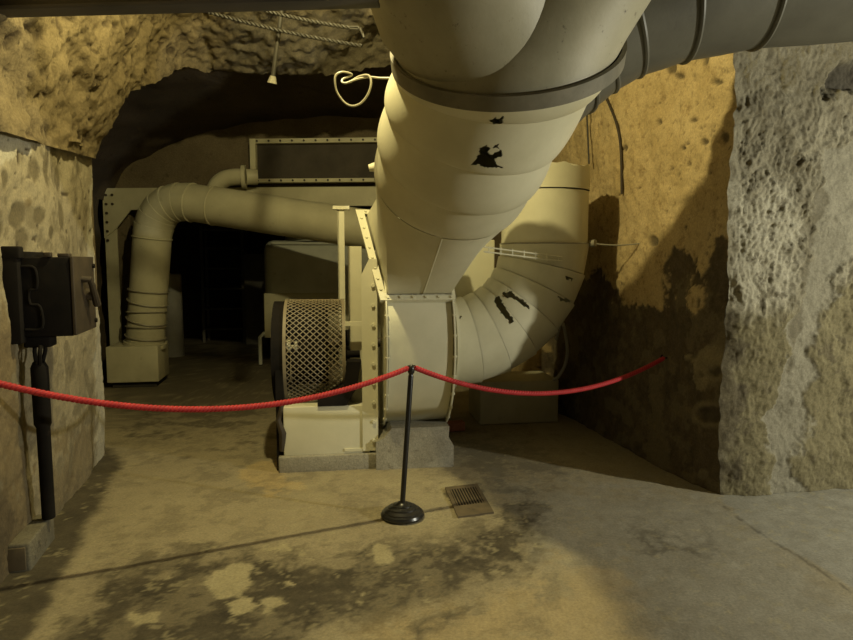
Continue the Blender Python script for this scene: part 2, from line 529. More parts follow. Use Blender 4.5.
# return face of the left wall (end of the pier)
G = np.zeros((60, 120, 3))
for i, t in enumerate(np.linspace(0, 1, 60)):
    p = LB - nL * 2.2 * t
    G[i, :, 0] = p[0]
    G[i, :, 1] = p[1]
    G[i, :, 2] = np.linspace(0, 3.3, 120)
struct(surf('wall_left_return', G, M['brown_rock'], lambda P, Q, mk: 0.02 * fbm(P, 2.5, 4, 33)))

# rock above the ledge, curling over into the ceiling of the near room
# its far rim is the arch through which the dark vault shows
rim_px = [(103, 158), (106, 140), (114, 121), (126, 104), (145, 88), (165, 75), (190, 66), (215, 70), (245, 74), (283, 75), (330, 72), (375, 66), (405, 62), (520, 66), (700, 66)]
YR = LB[1] - 0.05
def rim_y(px):
    t = min(1, max(0, (px - 112) / 110))
    return YR + 1.45 * t * t * (3 - 2 * t)
rim = np.array([at(px, py, rim_y(px)) for px, py in rim_px])
# resample the rim
def resample(P, n):
    d = np.r_[0, np.cumsum(np.linalg.norm(np.diff(P, axis=0), axis=1))]
    t = np.linspace(0, d[-1], n)
    return np.stack([np.interp(t, d, P[:, k]) for k in range(3)], 1)
rimR = resample(rim, 330)
nv_ = 170
G = np.zeros((len(rimR), nv_, 3))
for jv, t in enumerate(np.linspace(0, 1, nv_)):
    s = lenL - 0.02 - t * (lenL + 1.6)
    base = LA + dL * s
    shift = np.array([base[0] - rimR[0][0], base[1] - rimR[0][1]])
    k = np.arange(len(rimR)) / (len(rimR) - 1)
    rise = t * (lenL + 1.6)
    G[:, jv, 0] = rimR[:, 0] + shift[0] * (1 - k) ** 1.5 + nL[0] * 0.05
    G[:, jv, 1] = rimR[:, 1] + shift[1] - 0.0
    zl = (ledge(s) - ledge(lenL))
    up = 1 - np.exp(-3.0 * k)
    G[:, jv, 2] = rimR[:, 2] + zl * (1 - up) + up * 0.55 * rise

def rk_masks(P, Q):
    j = fbm(P, 6, 5, 51, 0.62)
    m1 = np.clip((vnoise(P * np.array([1, 1, 1.6]), 16, 52) + 0.6 * j - 0.55) * 4, 0, 1) * 0.85
    m1 = np.maximum(m1, 0.6 * np.clip((vnoise(P, 26, 57) + 0.4 * j - 0.6) * 4, 0, 1))
    m1 = np.maximum(m1, pm(Q, [(38, 92), (46, 88), (45, 94), (37, 97)], 1.0, j, 2))
    m1 = np.maximum(m1, pm(Q, [(86, 44), (94, 42), (92, 48)], 1.0, j, 2))
    m1 = np.maximum(m1, 0.8 * pm(Q, [(12, 20), (28, 26), (40, 36), (36, 38), (20, 30)], 1.5, j, 4))
    m2 = pm(Q, [(215, 0), (450, 0), (450, 110), (290, 90), (225, 70)], 30, j, 20)
    return dict(m1=m1, m2=m2)

def rk_disp(P, Q, mk):
    ch = np.abs(vnoise(P * np.array([1, 1, 2.2]), 9, 61))
    return 0.05 * fbm(P, 2.2, 5, 53, 0.55) + 0.03 * (ch - 0.3) * (0.4 + mk['m2']) - 0.025 * mk['m1'] + 0.010 * fbm(P, 15, 3, 63, 0.7)
struct(surf('ceiling_rock_arch', G, M['rock_gold'], rk_disp, rk_masks, flip=False))

# a broken slab of render left at the top of the plaster
slab_a, slab_b = LA + dL * (lenL * 0.62), LB - dL * 0.03
mb = MB()
ra, rb_ = [], []
n = 26
for i in range(n):
    t = i / (n - 1)
    p = slab_a * (1 - t) + slab_b * t
    z = ledge(lenL * (0.62 + 0.38 * t)) + 0.01 + 0.008 * math.sin(9 * t)
    w = 0.05 + 0.03 * math.sin(5 * t + 1) + 0.012 * math.sin(31 * t)
    q = p + nL * w
    ra.append([(p[0] - nL[0] * .05, p[1] - nL[1] * .05, z + .03), (q[0], q[1], z + .022), (q[0], q[1], z), (p[0] - nL[0] * .05, p[1] - nL[1] * .05, z)])
mb.rings(ra)
struct(mb.build('trim_1', M['rock_gold'], angle=30))

def corner_off(zz, k):
    zp = np.stack([np.zeros_like(zz), np.zeros_like(zz), zz], 1)
    n1 = 0.022 * fbm(zp, 2.5, 4, 301) + 0.012 * fbm(zp, 11, 3, 302)
    lean = (zz / topK[2]) * (topK[0] - K[0]) * 0.7 * k
    kk = k ** 6
    ox = lean + kk * (n1 + 0.012)
    oy = kk * (0.02 + 0.6 * n1)
    return np.stack([ox, oy], 1)

topK = at(735, 52, K[1])
# right side: the golden plaster running back into the passage
ss = seq((0, 2.6, .013), (2.6, 5.6, .08))
zz = seq((0, 3.5, .0135))
G = np.zeros((len(ss), len(zz), 3))
for i, s in enumerate(ss):
    p = K + dG * s
    k_ = max(0, 1 - s * 1.2)
    co = corner_off(zz, k_)
    G[i, :, 0] = p[0] + co[:, 0]
    G[i, :, 1] = p[1] + co[:, 1]
    G[i, :, 2] = zz

def gw_masks(P, Q):
    j = fbm(P, 6, 5, 71, 0.62)
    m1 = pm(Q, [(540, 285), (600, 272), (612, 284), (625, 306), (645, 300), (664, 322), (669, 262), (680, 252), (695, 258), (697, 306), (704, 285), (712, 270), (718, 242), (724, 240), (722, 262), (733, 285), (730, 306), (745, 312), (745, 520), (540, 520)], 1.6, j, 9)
    m2 = 0.9 * pm(Q, [(692, 356), (708, 350), (728, 358), (736, 372), (728, 386), (706, 388), (696, 378)], 2.5, j, 7)
    m2 = np.maximum(m2, 0.5 * pm(Q, [(718, 320), (730, 318), (728, 352), (716, 350)], 4, j, 6))
    m2 = np.maximum(m2, 0.6 * np.abs(ell(Q, 712, 415, 22, 14, 0.15, j, 0.15) - ell(Q, 712, 415, 15, 9, 0.15, j, 0.1)))
    m2 = np.maximum(m2, 0.55 * ell(Q, 703, 475, 5, 5, 0.3, j, 0.3))
    m2 = np.maximum(m2, 0.3 * np.clip((j - 0.1) * 3, 0, 1) * m1)
    sp = vnoise(P, 34, 74) + 0.5 * vnoise(P, 80, 76)
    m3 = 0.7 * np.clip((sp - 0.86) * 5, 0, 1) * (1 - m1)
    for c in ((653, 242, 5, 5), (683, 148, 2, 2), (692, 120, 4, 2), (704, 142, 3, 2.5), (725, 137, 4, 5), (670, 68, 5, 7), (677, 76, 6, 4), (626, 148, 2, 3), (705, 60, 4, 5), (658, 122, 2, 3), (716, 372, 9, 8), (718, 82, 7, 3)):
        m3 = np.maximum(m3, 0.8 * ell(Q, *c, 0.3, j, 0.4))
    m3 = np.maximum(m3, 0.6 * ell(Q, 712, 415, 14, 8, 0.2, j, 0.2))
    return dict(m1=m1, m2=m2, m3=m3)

def gw_disp(P, Q, mk):
    e = np.clip(np.abs((P[:, :2] - K) @ dG) / 0.25, 0, 1)
    return e * ((0.03 * fbm(P, 1.6, 5, 81, 0.5) + 0.008 * fbm(P, 14, 3, 82)) - 0.012 * mk['m1'] - 0.03 * mk['m3'] + 0.012 * mk['m2'])
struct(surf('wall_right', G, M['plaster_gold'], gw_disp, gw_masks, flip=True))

# right side: pier face towards the camera
ss = seq((0, 1.25, .009), (1.25, 2.0, .014), (2.0, 4.6, .06))
zz = seq((0, 3.0, .010), (3.0, 3.5, .03))
G = np.zeros((len(ss), len(zz), 3))
for i, s in enumerate(ss):
    p = K + dP * s
    k_ = max(0, 1 - s * 1.5)
    co = corner_off(zz, k_)
    G[i, :, 0] = p[0] + co[:, 0]
    G[i, :, 1] = p[1] + co[:, 1]
    G[i, :, 2] = zz

def pf_masks(P, Q):
    j = fbm(P, 6, 5, 91, 0.62)
    m1 = pm(Q, [(822, 140), (900, 130), (900, 240), (842, 255), (822, 320), (806, 400), (795, 500), (765, 500), (771, 430), (786, 350), (800, 290), (806, 250), (815, 200)], 3, j, 9)
    m2 = pm(Q, [(715, 320), (760, 300), (790, 310), (900, 260), (900, 520), (700, 520)], 18, j, 18) * 0.9
    m3 = 0.8 * pm(Q, [(826, 84), (834, 70), (856, 62), (880, 66), (880, 92), (840, 88)], 7, j, 10)
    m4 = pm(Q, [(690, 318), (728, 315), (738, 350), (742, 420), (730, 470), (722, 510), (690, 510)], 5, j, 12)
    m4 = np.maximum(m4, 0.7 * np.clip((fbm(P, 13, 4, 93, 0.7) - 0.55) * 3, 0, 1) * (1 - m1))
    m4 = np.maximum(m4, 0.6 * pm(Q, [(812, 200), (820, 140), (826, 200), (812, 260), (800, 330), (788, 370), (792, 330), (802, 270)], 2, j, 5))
    m4 = np.maximum(m4, 0.5 * pm(Q, [(735, 30), (900, 30), (900, 120), (830, 130), (790, 165), (745, 150)], 22, j, 22) * np.clip(0.7 + 0.6 * j, 0.2, 1))  # duct shade over the pier top, painted in as darker rock
    m5 = 0.8 * pm(Q, [(730, 195), (770, 180), (802, 195), (798, 300), (740, 312), (728, 300)], 14, j, 14)  # chisel highlight painted in as paler rock
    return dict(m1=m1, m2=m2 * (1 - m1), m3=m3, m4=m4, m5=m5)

def pf_disp(P, Q, mk):
    rough = 1 - 0.92 * mk['m1']
    A = P * np.array([1, 1, 0.6])
    w = A + 0.018 * np.stack([fbm(P, 9, 2, 101), fbm(P, 9, 2, 102), fbm(P, 9, 2, 103)], 1)
    r1 = fbm(w, 20, 4, 95, 0.68)
    r2 = 1 - np.abs(fbm(w, 40, 2, 97, 0.6)) * 1.5
    e = np.clip(((P[:, :2] - K) @ dP) / 0.10, 0, 1)
    big = 0.04 * fbm(P, 1.7, 4, 98)
    mid = np.clip(1.1 - np.abs(P[:, 2] - 1.95) / 1.5, 0.35, 1)
    return e * (big + rough * mid * (0.014 * r1 + 0.012 * r2 - 0.006) + 0.005 * fbm(P, 30, 3, 99) - 0.10 * mk['m3'] - 0.02 * mk['m1'])
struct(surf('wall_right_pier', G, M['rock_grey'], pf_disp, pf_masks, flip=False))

# sooty vault over the passage behind the arch
PSL = -0.06
def part_y(x):
    return 8.75 + PSL * (x + 3.0)
VX, VW, VS, VH = -1.35, 2.95, 2.42, 1.08
def vault_z(x):
    q = np.clip(1 - ((x - VX) / VW) ** 2, 0, 1)
    return VS + VH * np.sqrt(q)
nu, nv_ = 120, 70
G = np.zeros((nu, nv_, 3))
for i, a in enumerate(np.linspace(PI, 0, nu)):
    x = VX + VW * math.cos(a)
    z = VS + VH * math.sin(a)
    y1 = part_y(x) + 0.1
    ys0 = float(np.interp(x, rim[:, 0], rim[:, 1])) + 0.06
    if x < rim[0, 0]:
        ys0 = YR + 0.1
    tt = np.linspace(0, 1, nv_)
    G[i, :, 0] = x
    G[i, :, 1] = ys0 + (y1 - ys0) * tt
    G[i, :, 2] = z + (1 - tt) * 0.28 * min(1, max(0, math.sin(a)) * 1.5)
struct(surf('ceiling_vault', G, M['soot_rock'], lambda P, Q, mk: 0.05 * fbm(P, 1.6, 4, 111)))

# left side wall of the passage
G = np.zeros((60, 60, 3))
for i, t in enumerate(np.linspace(0, 1, 60)):
    G[i, :, 0] = -4.32
    G[i, :, 1] = YR - 0.2 + t * 3.6
    G[i, :, 2] = np.linspace(0, 2.5, 60)
struct(surf('wall_passage_left', G, M['soot_rock'], lambda P, Q, mk: 0.04 * fbm(P, 1.8, 4, 113)))

# partition with a wide opening under a steel portal
OPX0, OPX1, OPZ = -4.05, -0.1, 2.43
mb = MB()
xsP = np.linspace(VX - VW, VX + VW + 0.35, 70)
top = []
bot = []
ringsF = []
for x in xsP:
    y = part_y(x)
    zt = float(vault_z(np.array(x))) + 0.12
    zb = OPZ if OPX0 < x < OPX1 else 0.0
    ringsF.append([(x, y, zb), (x, y, zt), (x, y + 0.35, zt), (x, y + 0.35, zb)])
mb.rings(ringsF)
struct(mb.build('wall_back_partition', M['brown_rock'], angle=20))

# rear room
def slabq(name, a, b, c, d, mat, nn=40, amp=0.03, seed=1):
    a, b, c, d = [np.array(p, float) for p in (a, b, c, d)]
    G = np.zeros((nn, nn, 3))
    for i, s in enumerate(np.linspace(0, 1, nn)):
        for k, t in enumerate(np.linspace(0, 1, nn)):
            G[i, k] = (a * (1 - s) + b * s) * (1 - t) + (d * (1 - s) + c * s) * t
    return struct(surf(name, G, mat, lambda P, Q, mk: amp * fbm(P, 1.6, 4, seed)))
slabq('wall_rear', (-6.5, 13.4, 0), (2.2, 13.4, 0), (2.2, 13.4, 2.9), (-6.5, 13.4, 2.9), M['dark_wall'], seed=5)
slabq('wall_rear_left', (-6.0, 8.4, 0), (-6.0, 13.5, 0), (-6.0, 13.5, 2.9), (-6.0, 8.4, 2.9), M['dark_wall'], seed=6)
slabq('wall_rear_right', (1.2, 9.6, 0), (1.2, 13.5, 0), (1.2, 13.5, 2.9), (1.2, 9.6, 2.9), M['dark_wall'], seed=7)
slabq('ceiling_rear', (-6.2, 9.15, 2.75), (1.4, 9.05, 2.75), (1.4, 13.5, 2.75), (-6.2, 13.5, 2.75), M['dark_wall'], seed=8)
# ceiling of the near room (above the beam and the ducts)
slabq('ceiling', (-4.5, -2, 4.3), (6.5, -2, 4.3), (6.5, 6.2, 4.3), (-4.5, 6.2, 4.3), M['brown_rock'], seed=9)
# rock filling from the arch rim up, over the right-hand ducts
slabq('wall_back_lintel', (0.6, 5.75, 3.2), (3.4, 5.95, 3.2), (3.4, 5.95, 4.4), (0.6, 5.75, 4.4), M['rock_gold'], seed=10)

# steel girder across the top of the near room
ga, gb = at(-60, 11, 3.0), at(377, 0, 2.87)
gdir = (gb - ga) / np.linalg.norm(gb - ga)
ang = math.degrees(math.atan2(gdir[1], gdir[0]))
L = np.linalg.norm(gb[:2] - ga[:2])
Mg = frame((ga[0], ga[1], ga[2]), ang)
g = thing('steel_girder', 'dark steel girder crossing below the ceiling above the red rope', 'girder', ga)
MB(Mg).box((-1.2, 0.0, 0), (L, 0.10, 0.018), 0.003).build('lower_flange', M['steel_dark'], g)
MB(Mg).box((-1.2, 0.04, 0.018), (L, 0.06, 0.22)).build('web', M['steel_dark'], g)
MB(Mg).box((-1.2, 0.0, 0.22), (L, 0.10, 0.238), 0.003).build('upper_flange', M['steel_dark'], g)

# ------------------------------------------------------------------ fan
FO = np.array([-0.10, 5.35, 0.0])
MF = frame(FO, 8)
def FW(u, v, z):
    return np.array(MF @ Vector((u, v, z)))
fan = thing('centrifugal_fan', 'cream painted centrifugal fan with scroll casing on a concrete plinth', 'fan', FO)
CZ = 0.95
prof = []
for k in range(0, 73):
    a = 146 + (450 - 146) * k / 72
    r = 0.685 if a < 265 else 0.685 + 0.30 * ((a - 265) / 185) ** 1.0
    prof.append((r * math.cos(math.radians(a)), CZ + r * math.sin(math.radians(a))))
# the outlet: flange line from the front edge to the back edge
fr = (-0.57, 1.335)
bk = (-0.06, 1.965)
poly = [fr] + prof[1:] + [bk]
W0, W1 = -0.285, 0.215
mb = MB(MF)
n = len(poly)
mb.rings([[(u, v, z) for v, z in poly] for u in (W0 + 0.012, W1 - 0.012)], False, False)
mb.build('scroll_casing', M['cream_clean'], fan, angle=25)
def grow(poly, d, c=(0, CZ)):
    out = []
    for v, z in poly:
        dx, dz = v - c[0], z - c[1]
        L = math.hypot(dx, dz)
        out.append((c[0] + dx * (L + d) / L, c[1] + dz * (L + d) / L))
    return out
for u0, sgn, nm in ((W0, -1, 'left'), (W1, 1, 'right')):
    mb = MB(MF)
    g1 = grow(poly, 0.035)
    mb.prism(g1, 0, u0 - 0.006, u0 + 0.006)
    # rim of bolts just inside the edge
    gb_ = grow(poly, 0.017)
    acc = 0
    for i in range(1, len(gb_) - 1):
        acc += math.hypot(gb_[i][0] - gb_[i - 1][0], gb_[i][1] - gb_[i - 1][1])
        if acc > 0.11:
            acc = 0
            v, z = gb_[i]
            mb.cyl((u0 - 0.015, v, z), (u0 + 0.015, v, z), 0.011, 6)
    mb.build('side_plate', M['cream_clean'], fan, angle=25)

# outlet flange (tilted towards the camera)
fd = np.array([bk[0] - fr[0], bk[1] - fr[1]])
fL = np.linalg.norm(fd)
fd /= fL
fn = np.array([-fd[1], fd[0]])               # outwards: towards the camera and up
if fn[0] > 0:
    fn = -fn
def FL(u, t, h):                             # t along the flange slope, h along its normal
    u = u - 0.13 * (t / fL) * (W1 - u) / (W1 - W0)
    return (u, fr[0] + fd[0] * t + fn[0] * h, fr[1] + fd[1] * t + fn[1] * h)
mb = MB(MF)
fw = 0.05
def fbox(u0, u1, t0, t1, h0, h1):
    q = [FL(u0, t0, h0), FL(u1, t0, h0), FL(u1, t1, h0), FL(u0, t1, h0), FL(u0, t0, h1), FL(u1, t0, h1), FL(u1, t1, h1), FL(u0, t1, h1)]
    mb.add(q, [(0, 3, 2, 1), (4, 5, 6, 7), (0, 1, 5, 4), (1, 2, 6, 5), (2, 3, 7, 6), (3, 0, 4, 7)])
for h0, h1 in ((-0.002, 0.014), (0.017, 0.033)):
    fbox(W0 - fw, W1 + 0.01 + fw * .2, -0.045, 0.0, h0, h1)
    fbox(W0 - fw, W1 + 0.01 + fw * .2, fL, fL + 0.045, h0, h1)
    fbox(W0 - fw, W0, 0.0, fL, h0, h1)
    fbox(W1, W1 + 0.01 + fw * .2, 0.0, fL, h0, h1)
ofl = mb.build('outlet_flange', M['cream_clean'], fan, angle=25)
for k in range(6):
    u = W0 + 0.01 + (W1 - W0 - 0.02) * k / 5
    for t in (-0.024, fL + 0.024):
        MB(MF).tube([FL(u, t, -0.01), FL(u, t, 0.043)], 0.011, 6).build('bolt', M['cream_clean'], ofl)
for k in range(8):
    t = 0.05 + (fL - 0.1) * k / 7
    MB(MF).tube([FL(W0 - 0.027, t, -0.01), FL(W0 - 0.027, t, 0.043)], 0.011, 6).build('bolt', M['cream_clean'], ofl)

# bearing stand left of the scroll
mb = MB(MF)
mb.box((-1.06, -0.43, 0.118), (-0.40, 0.42, 0.50), 0.008)
mb.build('stand', M['cream_clean'], fan)
mb = MB(MF)
mb.box((-0.60, -0.44, 0.14), (-0.345, -0.425, 0.16))
mb.prism([(-0.46, 0.14), (-0.34, 0.14), (-0.34, 1.62), (-0.40, 1.62), (-0.46, 1.50)], 1, -0.445, -0.432)
mb.box((-0.352, -0.44, 0.14), (-0.34, -0.36, 1.62))
apo = mb.build('angle_post', M['cream_clean'], fan, angle=20)
for k in range(9):
    z = 0.22 + k * 0.15
    MB(MF).cyl((-0.372, -0.445, z), (-0.372, -0.460, z), 0.014, 6).build('bolt', M['cream_clean'], apo)
mb = MB(MF)
mb.box((-0.545, -0.30, 0.5), (-0.45, -0.285, 1.72))
mb.box((-0.545, -0.30, 0.5), (-0.535, 0.2, 1.72))
mb.build('web_plate', M['cream'], fan, angle=20)
mb = MB(MF)
mb.box((-0.585, -0.40, 1.11), (-0.36, -0.385, 1.145))
mb.cyl((-0.40, -0.40, 1.127), (-0.40, -0.415, 1.127), 0.014, 8)
mb.build('cross_strap', M['cream_clean'], fan)
mb = MB(MF)
mb.box((-0.63, 0.45, 0.0), (-0.57, 0.465, 2.06))
mb.box((-0.63, 0.45, 0.0), (-0.618, 0.52, 2.06))
mb.box((-0.67, 0.43, 2.06), (-0.525, 0.53, 2.09))
mb.build('guide_post', M['cream_clean'], fan, angle=20)
# shaft, pulley, bearing
mb = MB(MF)
mb.cyl((-1.12, 0, 0.93), (W0, 0, 0.93), 0.04, 20)
mb.build('shaft', M['brown_iron'], fan)
mb = MB(MF)
for u0, u1, r in ((-1.0, -0.97, 0.35), (-0.97, -0.75, 0.33), (-0.75, -0.72, 0.35)):
    mb.cyl((u0, 0, 0.93), (u1, 0, 0.93), r, 40)
mb.build('pulley', M['black_iron'], fan)
mb = MB(MF)
mb.cyl((-1.03, -0.30, 0.95), (-0.95, -0.30, 0.95), 0.05, 24)
mb.build('hub_cap', M['cream'], fan)
mb = MB(MF)
mb.cyl((-0.585, -0.02, 0.95), (-0.47, -0.02, 0.95), 0.09, 20)
mb.box((-0.60, -0.14, 0.80), (-0.47, 0.12, 0.92), 0.01)
mb.cyl((-0.535, -0.10, 0.92), (-0.535, -0.10, 1.06), 0.018, 8)
mb.cyl((-0.60, -0.28, 0.88), (-0.47, -0.28, 0.88), 0.035, 12)
mb.build('bearing', M['black_iron'], fan)
mb = MB(MF)
mb.prism([(-0.80, 0.502), (-0.58, 0.502), (-0.50, 0.64), (-0.465, 0.84), (-0.57, 0.84), (-0.60, 0.66), (-0.70, 0.60), (-0.80, 0.56)], 1, -0.445, -0.30)
mb.build('bearing_bracket', M['black_iron'], fan, angle=25)
# belt guard
GR, GU0, GU1, GZ = 0.42, -1.045, -0.595, 0.87
mb = MB(MF)
mb.cyl((GU0 - 0.10, 0, GZ), (GU0 - 0.012, 0, GZ), GR - 0.01, 64)
mb.box((GU0 - 0.07, -0.40, 0.0), (GU0 - 0.012, 0.3, 0.9))
guard = mb.build('belt_guard', M['black_iron'], fan)
mb = MB(MF)
NW = 54
pitch = 2 * PI / NW
turn = (GU1 - GU0) / GR * 0.95
for sgn in (1, -1):
    for k in range(NW):
        a0 = k * pitch + (0.5 * pitch if sgn < 0 else 0)
        pts = []
        for i in range(13):
            t = i / 12
            a = a0 + sgn * turn * t
            pts.append((GU0 + (GU1 - GU0) * t, GR * math.cos(a), GZ + GR * math.sin(a)))
        mb.tube(pts, 0.004, 4, False)
mb.build('mesh_screen', M['mesh_wire'], guard, angle=60)
for u in (GU0, GU1):
    mb = MB(MF)
    rr = [[(u - 0.012, r * math.cos(a), GZ + r * math.sin(a)) for a in [2 * PI * i / 64 for i in range(64)]] for r in (GR + .006, GR - .008)]
    r2 = [[(u + 0.012, r * math.cos(a), GZ + r * math.sin(a)) for a in [2 * PI * i / 64 for i in range(64)]] for r in (GR - .008, GR + .006)]
    mb.rings([rr[0], rr[1], r2[0], r2[1], rr[0]], False, False)
    mb.build('guard_rim', M['mesh_wire'], guard)
mb = MB(MF)
mb.tube([(GU0 - 0.03, -0.42, 0.16), (GU0 - 0.02, -0.44, 0.30), (GU0 - 0.05, -0.43, 0.40), (GU0 - 0.02, -0.42, 0.52)], [0.02, 0.028, 0.02, 0.015], 8)
mb.build('terminal_lug', M['brown_iron'], fan)

# pale neck plate behind the scroll, seen in the crook of the elbow
mb = MB(MF)
mb.box((0.20, 0.46, 0.9), (0.80, 0.50, 1.80), 0.01)
mb.build('rear_neck_plate', M['cream_clean'], fan)

# concrete plinth
pl = thing('concrete_plinth', 'stepped grey concrete plinth carrying the cream fan', 'plinth', FO)
mb = MB(MF)
mb.box((-1.10, -0.46, -0.02), (-0.30, 0.55, 0.122), 0.012)
mb.build('low_step', M['concrete'], pl)
mb = MB(MF)
mb.prism([(-0.36, -0.02), (0.245, -0.02), (0.245, 0.17), (0.205, 0.24), (0.21, 0.325), (-0.24, 0.325), (-0.30, 0.25), (-0.36, 0.22)], 1, -0.50, 0.45)
mb.build('high_block', M['concrete'], pl, angle=20)

# ------------------------------------------------------------------ big duct
def ring_pts(c, chord_deg, elev_deg, r, n):
    a = math.radians(chord_deg)
    e = math.radians(elev_deg)
    cx = np.array([math.cos(a), 0, -math.sin(a)])
    p = np.array([math.sin(a), 0, math.cos(a)])
    nn = p * math.sin(e) + np.array([0, -1, 0]) * math.cos(e)
    w = np.cross(nn, cx)                     # in the ring's plane, away from the camera / up
    return [c + r * (math.cos(t) * cx + math.sin(t) * w) for t in [2 * PI * k / n for k in range(n)]], nn

NR = 400
keys = [  # name, px, py, depth, width px, chord tilt, elevation
    ('T', 448, 186, 4.42, 143, 17, 43),
    ('S1', 460, 155, 4.15, 162, 19, 43),
    ('S2', 474, 119, 3.90, 174, 16, 47),
    ('S3', 495, 72, 3.65, 195, 3, 48.5),
    ('A', 506, 51, 3.46, 216, -5, 51)]
KR = []
for nm, px, py, Y, w, ch, el in keys:
    KR.append((at(px, py, Y), ch, el, w / FPX * Y / 2))
duct = thing('main_duct', 'huge cream flared duct leaning up from the fan to the ceiling', 'duct', FW(0, -0.3, 1.65))

def punch(V, F, polys):
    """drop the faces whose centre falls inside one of the ragged holes"""
    V = np.asarray(V)
    F = np.asarray(F)
    C = V[F].mean(1)
    Q = proj(C)
    front = np.ones(len(F), bool)
    jit = fbm(C, 45, 3, 5)
    kill = np.zeros(len(F), bool)
    Cn = np.cross(V[F[:, 1]] - V[F[:, 0]], V[F[:, 3]] - V[F[:, 0]])
    view = C - CAM
    facing = np.einsum('ij,ij->i', Cn, view)
    for p, fs in polys:
        kill |= (sdpoly(Q, p) + jit * 1.2 < 0) & (facing * fs < 0)
    return F[~kill].tolist()

HOLES = [([(470, 165), (476, 160), (480, 154), (479, 149), (482, 146), (486, 145), (489, 148), (488, 152), (491, 155), (495, 152), (503, 151), (503, 156), (498, 158), (495, 161), (497, 165), (503, 168), (495, 167), (485, 168), (479, 165)], 1),
         ([(491, 121), (495, 118), (499, 119), (503, 116), (503, 122), (499, 125), (494, 124)], 1),
         ([(494, 145), (498, 145), (498, 148), (494, 148)], 1)]

def duct_segment(a, b, name, mat, holes=None, nsub=14, bulge=0.024):
    rs = []
    for i in range(nsub + 1):
        t = i / nsub
        c = a[0] * (1 - t) + b[0] * t
        ch = a[1] * (1 - t) + b[1] * t
        el = a[2] * (1 - t) + b[2] * t
        r = a[3] * (1 - t) + b[3] * t + bulge * (math.sin(PI * t ** 0.6) - 0.4) + 0.010 * (1 - t) ** 6
        pts, nn = ring_pts(c, ch, el, r, NR)
        rs.append(pts)
    # lip turned back under the lower edge
    c = a[0]
    pts, nn = ring_pts(a[0] + 0.001, a[1], a[2], a[3] - 0.012, NR)
    rs = [pts] + rs
    mb = MB()
    mb.rings(rs, False, False)
    F = mb.f
    if holes:
        F = punch(mb.v, mb.f, holes)
    return finish(name, mb.v, F, mat, duct, True, 40)
for i in range(4):
    duct_segment(KR[i], KR[i + 1], 'duct_segment', M['cream'], HOLES, nsub=60 if i in (1, 2) else 16)

# square-to-round transition
NT = 256
c0, ch0, el0, r0 = KR[0]
top, nnT = ring_pts(c0, ch0, el0, r0 + 0.004, NT)
# rectangle on the flange matched to the ring by angle
rect = []
us, ts = (W1 - 0.005), None
for k in range(NT):
    a = 2 * PI * k / NT
    cx, sx = math.cos(a), math.sin(a)
    q = max(abs(cx), abs(sx))
    u = (W0 + W1) / 2 + cx / q * (W1 - W0 - 0.03) / 2
    t = fL / 2 + sx / q * (fL - 0.02) / 2
    rect.append(FW(*FL(u, t, 0.03)))
mb = MB()
rs = []
for i in range(13):
    t = i / 12
    rs.append([rect[k] * (1 - t) + top[k] * t for k in range(NT)])
mb.rings(rs, False, False)
mb.build('transition', M['cream'], duct, angle=14)
# standing seam on the transition
q = int(NT * 0.77)
a_, b_ = rect[q] * 0.995 + top[q] * 0.005, rect[q] * 0.0 + top[q]
mb = MB()
cam_dir = (CAM - a_) / np.linalg.norm(CAM - a_)
mb.tube([rect[q] + (top[q] - rect[q]) * t + cam_dir * 0.002 for t in np.linspace(0, 1, 8)], 0.006, 6)
mb.build('seam', M['cream'], duct)

# collar
def band(c, ch, el, r, w, th, name, mat, parent):
    p0, nn = ring_pts(c, ch, el, r, 128)
    o = [[p + nn * dz + (p - c) / r * dr for p in p0] for dz, dr in ((-w / 2, 0), (-w / 2, th), (w / 2, th), (w / 2, 0), (-w / 2, 0))]
    mb = MB()
    mb.rings(o, False, False)
    return mb.build(name, mat, parent, angle=30)
cA, chA, elA, rA = KR[4]
band(cA, chA, elA, rA, 0.075, 0.022, 'collar', M['collar'], duct)
pA, nA = ring_pts(cA, chA, elA, rA, 8)
# breeches: two round legs that grow out of the collar and part
def leg(name, stations):
    rs = []
    for (px, py, Y, w, ch, el) in stations:
        c = at(px, py, Y) if not hasattr(px, '__len__') else px
        rs.append(ring_pts(c, ch, el, w, 96)[0])
    mb = MB()
    mb.rings(rs, True, True)
    return mb.build(name, M['cream_dirty'], duct, angle=40)
cA2 = cA + nA * 0.03
leg('left_leg', [(cA2 + np.array([-0.055, 0, 0]), 0, 0, rA - 0.065, chA, elA), (cA2 + np.array([-0.145, -0.09, 0.10]), 0, 0, rA - 0.075, chA - 4, elA), (cA2 + np.array([-0.285, -0.34, 0.40]), 0, 0, rA - 0.10, chA - 10, elA), (cA2 + np.array([-0.36, -0.75, 0.95]), 0, 0, rA - 0.12, chA - 12, elA)])
leg('right_leg', [(cA2 + np.array([0.0, 0, 0]), 0, 0, rA - 0.012, chA, elA), (cA2 + np.array([0.075, -0.07, 0.11]), 0, 0, rA - 0.055, chA + 9, elA), (cA2 + np.array([0.40, -0.27, 0.45]), 0, 0, rA - 0.19, chA + 26, elA), (cA2 + np.array([0.76, -0.60, 0.95]), 0, 0, rA - 0.20, chA + 32, elA)])
# stubs on the left flank
e1 = at(399, 78, 3.98)
mb = MB()
mb.cyl(at(406, 79, 3.98), at(393, 78, 3.98), 0.022, 16)
mb.build('stub', M['cream'], duct)
mb = MB()
mb.tube([at(386, 167, 4.45), at(378, 167, 4.45), at(375, 167, 4.45), at(369, 168, 4.45)], [0.014, 0.018, 0.032, 0.024], 16)
mb.build('stub', M['cream'], duct)

